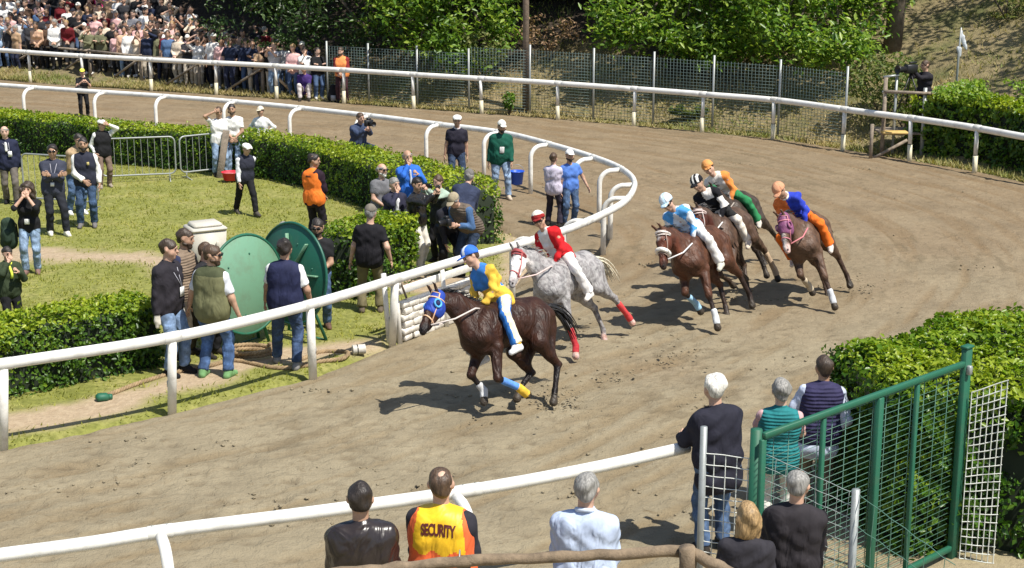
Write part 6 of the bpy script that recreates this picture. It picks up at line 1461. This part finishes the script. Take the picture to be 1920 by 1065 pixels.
# cameras, phones
def W(root, p): return root.matrix_basis@Vector(tuple(p))
people = {o['label']: o for o in bpy.data.objects if o.name.startswith('person') and 'label' in o}
def camera_prop(key, l, f, u, label, size=1.0, pelvis=.93, name='camera'):
    o = [v for k, v in people.items() if key in k][0]; lean = 0
    root = empty(name, (0,0,0)); root.matrix_world = Matrix.Translation(W(o, (l, -f, u)))@Matrix.Rotation(o.rotation_euler.z, 4, 'Z'); tagit(root, label, name.replace('_', ' ')); s = size
    if name == 'phone':
        mb = MB(); mb.box((0,0,0), (.15,.010,.075), bev=.004); mb.build('case', M_black, root); mb = MB(); mb.box((.05,-.007,.02), (.02,.004,.02)); mb.build('lens', M_galv, root); return
    mb = MB(); mb.box((0,0,0), (.14*s,.07*s,.10*s), bev=.012); mb.box((0,.0,.06*s), (.06*s,.06*s,.04*s), bev=.01); mb.build('camera_body', M_black, root)
    mb = MB(); mb.lathe([(0,0),(.036*s,0),(.036*s,.10*s),(.043*s,.13*s),(.04*s,.13*s),(.03*s,.11*s),(0,.11*s)], (0,-.03*s,0), np.array([[1,0,0],[0,0,1],[0,-1,0]]), 14); mb.build('lens', M_black, root, True)
camera_prop('crouching with a camera', 0, .55, 1.12, 'black camera with a microphone held by the crouching photographer', 1.5)
camera_prop('photographing with raised arms', .0, .46, 1.60, 'phone held up by the man in the black leather jacket', name='phone')
camera_prop('phone at his eye', .0, .40, 1.60, 'phone held to the eye of the man in black and green', name='phone')
camera_prop('bending over his camera', .0, .62, 1.10, 'black camera held by the man in the beige cap', 1.3)
camera_prop('photographer in black beside', -.15, .32, 1.05, 'black camera at the waist of the photographer by the inner rail', 1.4)
# backpack
bp_ = empty('backpack', tuple(W([v for k, v in people.items() if 'curly' in k][0], (-.40, .12, .78))), .2); tagit(bp_, 'dark green backpack at the side of the woman with curly hair', 'backpack')
garment('bag', [C((-.0,0,-.16), (0,0,.14), .15, .12, fl=((0,1,0), .7), k=.04), C((-.02,-.12,-.10), (-.02,-.12,0), .08, k=.03)], cloth((.025,.045,.03)), bp_, .02, .03, .004)
mb = MB(); mb.tube([(.05,.02,.22),(.13,.05,.12),(.15,.03,-.10)], .015, 6); mb.build('strap', M_black, bp_, True)
# items beside the fence steward
bg = empty('rucksack', tuple(G(626,191)), 0); tagit(bg, 'black rucksack with a pale patch on the ground beside the orange steward', 'rucksack')
garment('bag', [C((0,0,.14), (0,0,.42), .20, .13, fl=((0,1,0), .7), k=.04)], cloth(BLK), bg, .025, .03, .006); mb = MB(); mb.box((0,-.15,.14), (.15,.03,.17)); mb.build('pocket', cloth((.35,.35,.36)), bg)

# camera platform, cameraman, lamp
PY = 37.9; xw = lambda px, z=1.2, Y=PY: (px-960)/FPX*(Y*math.cos(PITCH)-(z-CAM_H)*math.sin(PITCH))
cp = empty('camera_platform', (xw(1700), PY, 0)); tagit(cp, 'rickety timber camera platform with a railing at the foot of the bank', 'platform'); ox = xw(1700)
def pst(px, y, z0, z1, m_, r=.045, nm='post'): mb = MB(); mb.tube([(xw(px)-ox, y, z0), (xw(px)-ox, y, z1)], r, 7); mb.build(nm, m_, cp, True)
pst(1658, 0, -.2, 1.95, M_oldwood, .05); pst(1682, .2, -.2, 2.0, M_galv, .035); pst(1733, .0, -.2, 1.7, M_galv, .05); pst(1797, .1, .2, 1.6, M_galv, .045); pst(1632, -.3, -.1, .85, M_oldwood, .045); pst(1795, 1.2, .0, 1.6, M_oldwood, .04)
for (a, b_, y, m_, r) in (((1655,1.62),(1765,1.55),-.05,M_oldwood,.04), ((1655,1.58),(1690,1.56),.15,M_galv,.03), ((1735,1.56),(1808,1.58),.1,M_oldwood,.035), ((1655,1.95),(1684,2.0),.1,M_galv,.03), ((1636,-.02),(1700,.45),-.25,M_oldwood,.04), ((1765,1.60),(1800,1.60),.3,M_galv,.03)):
    mb = MB(); mb.tube([(xw(a[0])-ox, y, a[1]), (xw(b_[0])-ox, y, b_[1])], r, 7); mb.build('railing', m_, cp, True)
for k in range(4): mb = MB(); mb.box((xw(1728)-ox, .15+.27*k, .56), (1.9,.24,.05), bev=.006); mb.build('deck_plank', M_oldwood, cp)
mb = MB(); mb.box((xw(1678)-ox, -.1, .62), (.62,.35,.05), bev=.006); mb.build('step', paint((.62,.42,.14), .6, .2), cp)
cmn, cJ = person('cameraman in black filming from the timber platform', (xw(1742), PY+.55, .58), -62, ht=1.74, hair='brown', top=('jacket',(.02,.018,.024)), low=('chino',(.03,.02,.03)), arms='photo', skin=0, res=.024)
tc = empty('television_camera', (0,0,0)); tc.matrix_world = Matrix.Translation(W(cmn, (.02,-.50,1.56)))@Matrix.Rotation(cmn.rotation_euler.z, 4, 'Z'); tagit(tc, 'large black television camera on the timber platform', 'camera')
mb = MB(); mb.box((0,0,0), (.16,.34,.22), bev=.02); mb.box((0,.06,.15), (.05,.22,.05), bev=.01); mb.build('camera_body', M_black, tc); mb = MB(); mb.lathe([(0,0),(.07,0),(.08,.2),(.11,.26),(.09,.26),(0,.2)], (0,-.17,0), np.array([[1,0,0],[0,0,1],[0,-1,0]]), 14); mb.build('lens', M_black, tc, True)
mb = MB(); [mb.tube([(0,0,-.1),(.35*math.cos(a), .35*math.sin(a), -.98)], .018, 6) for a in (.5,2.6,4.7)]; mb.build('tripod', M_black, tc, True)
lp = empty('flag_pole', (xw(1797,2.4,PY+.5), PY+.5, 1.4)); tagit(lp, 'grey pole with a furled white flag beside the cameraman', 'flag')
mb = MB(); mb.tube([(0,0,-1.2),(0,0,.95),(.02,0,1.72)], [.035,.03,.02], 8); mb.build('pole', M_galv, lp, True)
garment('flag', [C((.03,0,1.62), (.05,0,1.50), .04, .05, fl=((0,1,0),.5)), C((.06,0,1.48), (.18,.02,1.20), .075, .035, fl=((0,1,0),.4)), C((.0,0,1.2), (.04,0,1.02), .07, .03, fl=((0,1,0),.5))], cloth((.62,.66,.70)), lp, .02, .02, .006)

# green gate panel, wire mesh
Pa, Pb = G(1432,812,2.0), G(1812,676,2.0); gd = (Pb-Pa)[:2]; gL = np.linalg.norm(gd); gg_ = empty('green_gate', (Pa[0], Pa[1], 0), math.atan2(gd[1], gd[0])); tagit(gg_, 'green painted steel fence gate with upright bars in front of the laurel hedge', 'gate')
mb = MB(); mb.box((gL/2,0,1.975), (gL,.045,.055), bev=.006); mb.build('top_bar', M_green, gg_)
mb = MB(); mb.box((gL/2,0,.12), (gL,.045,.055), bev=.006); mb.build('bottom_bar', M_green, gg_)
for px, w in ((1432,.06), (1546,.044), (1650,.072), (1722,.044), (1812,.105)):
    bb = 9; best = 0
    for k in range(0, 1001):
        q = Pa+(Pb-Pa)*k/1000; f = q[1]*math.cos(PITCH)-(2.0-CAM_H)*math.sin(PITCH); pxx = 960+FPX*q[0]/f
        if abs(pxx-px) < bb: bb = abs(pxx-px); best = gL*k/1000
    mb = MB(); hz = 2.12 if w > .1 else (1.94 if w < .06 else 1.945); mb.box((best, .0 if w > .06 else .005, hz/2), (w,.06 if w > .06 else .04,hz), bev=.006); mb.build('upright', M_green, gg_)
    if w > .1: mb = MB(); mb.box((best,0,2.135), (w+.02,.08,.025), bev=.005); mb.build('post_cap', M_green, gg_)
M_gw = paint((.10,.22,.16), .5, .1, 12, 'green_wire')
mb = MB(); 
for z in np.arange(.2, 1.95, .055): mb.box((gL/2,.045,z), (gL,.004,.0035))
for x in np.arange(.2, gL, .2): mb.box((x,.05,1.05), (.005,.005,1.75))
mb.build('wire_panel', M_gw, gg_)
mb = MB(); mb.box((gL-.02,-.05,1.92), (.05,.05,.09), bev=.01); mb.build('hinge', M_galv, gg_)
def meshpanel(name, label, a, b, z0, z1, cell, r, m_, posts=(), cellz=None, zb=None, cat='fence', topline=True):
    a, b = np.array(a[:2]), np.array(b[:2]); d = b-a; L = np.linalg.norm(d); root = empty(name, (*a, 0), math.atan2(d[1], d[0])); tagit(root, label, cat)
    mb = MB(); cz = cellz or cell; zt = lambda x: z1+(zb-z1)*x/L if zb is not None else z1
    nz = int((z1-z0)/cz)
    for i in range(nz+1):
        f = i/nz; mb.tube([(x, .008*math.sin(x*21+i), z0+(zt(x)-z0)*f) for x in np.linspace(0, L, 9)], r, 4, False)
    for i in range(int(L/cell)+1):
        x = min(L, i*cell); mb.tube([(x, .01*math.sin(x*9+z*7), z) for z in np.linspace(z0, zt(x), 7)], r, 4, False)
    mb.build('wire_panel', m_, root, True)
    for (x, zt_, rr, mm) in posts: mb = MB(); mb.tube([(x,0,-.1),(x,0,zt_)], rr, 8); mb.build('post', mm, root, True)
    return root
M_ww = paint((.72,.74,.68), .5, .1, 12, 'white_wire')
meshpanel('wire_mesh_fence', 'short piece of whitish wire mesh between a grey post and the green gate', G(1320,800,1.95), G(1426,812,1.95), .05, 1.72, .095, .0045, M_ww, posts=((0,1.95,.030,M_galv), (float(np.linalg.norm((G(1416,808,1.98)-G(1320,800,1.95))[:2])),1.98,.05,M_green)))
meshpanel('wire_mesh_fence', 'slack wire mesh fence on a grey post in front of the green gate', G(1436,852,1.75), G(1605,922,1.72), .3, 1.75, .11, .003, paint((.40,.46,.44), .5, .1, 12, 'old_wire'), posts=((float(np.linalg.norm((G(1605,922,1.72)-G(1436,852,1.75))[:2])),1.74,.032,M_galv),), zb=1.70)
meshpanel('wire_mesh_fence', 'loose wire running down from the grey post towards the camera', G(1608,926,1.70), G(1790,1060,1.55), .9, 1.70, .2, .004, M_gw, zb=1.55, cellz=.2)
c0 = Pb[:2]; meshpanel('wire_mesh_fence', 'white square wire mesh panel beside the tall green gate post', c0+np.array([.06,-.04]), c0+np.array([.36,-.16]), .02, 1.70, .052, .0052, M_ww, cellz=.075, zb=1.86)

# foreground log fence
lf = empty('log_fence', tuple(G(1290,1030,1.7)[:2])+(0.0,)); tagit(lf, 'rough log fence in front of the backs of the onlookers', 'fence'); lo_ = np.array(lf.location)
def log(a, b, r0, r1, nm):
    n = 14; P = np.array([np.array(a)*(1-t)+np.array(b)*t for t in np.linspace(0, 1, n)])+RNG.normal(0, .005, (n, 3)); mb = MB(); mb.tube(P-lo_, [r0+(r1-r0)*t+random.uniform(-.003,.003) for t in np.linspace(0, 1, n)], 11); mb.build(nm, M_log, lf, True)
log(G(560,1082,1.66), G(900,1050,1.68), .042, .040, 'rail'); log(G(858,1052,1.68), G(1285,1033,1.70), .040, .043, 'rail'); log(G(1296,1036,1.70), G(1400,1090,1.62), .046, .043, 'rail')
pb = G(1290,1026,1.76); log((pb[0],pb[1],.2), pb, .065, .06, 'post'); pb = G(868,1044,1.71); log((pb[0],pb[1]+.07,.2), (pb[0],pb[1]+.07,1.62), .055, .05, 'post')
log(G(1300,1120,1.30), G(960,1110,1.30), .04, .04, 'rail')
mb = MB(); q = G(862,1048,1.68)-lo_; mb.tube([q+(.0,.06*math.cos(a),.06*math.sin(a)) for a in np.linspace(0, 2*math.pi, 12)], .006, 5, False); mb.build('wire_tie', M_galv, lf, True)
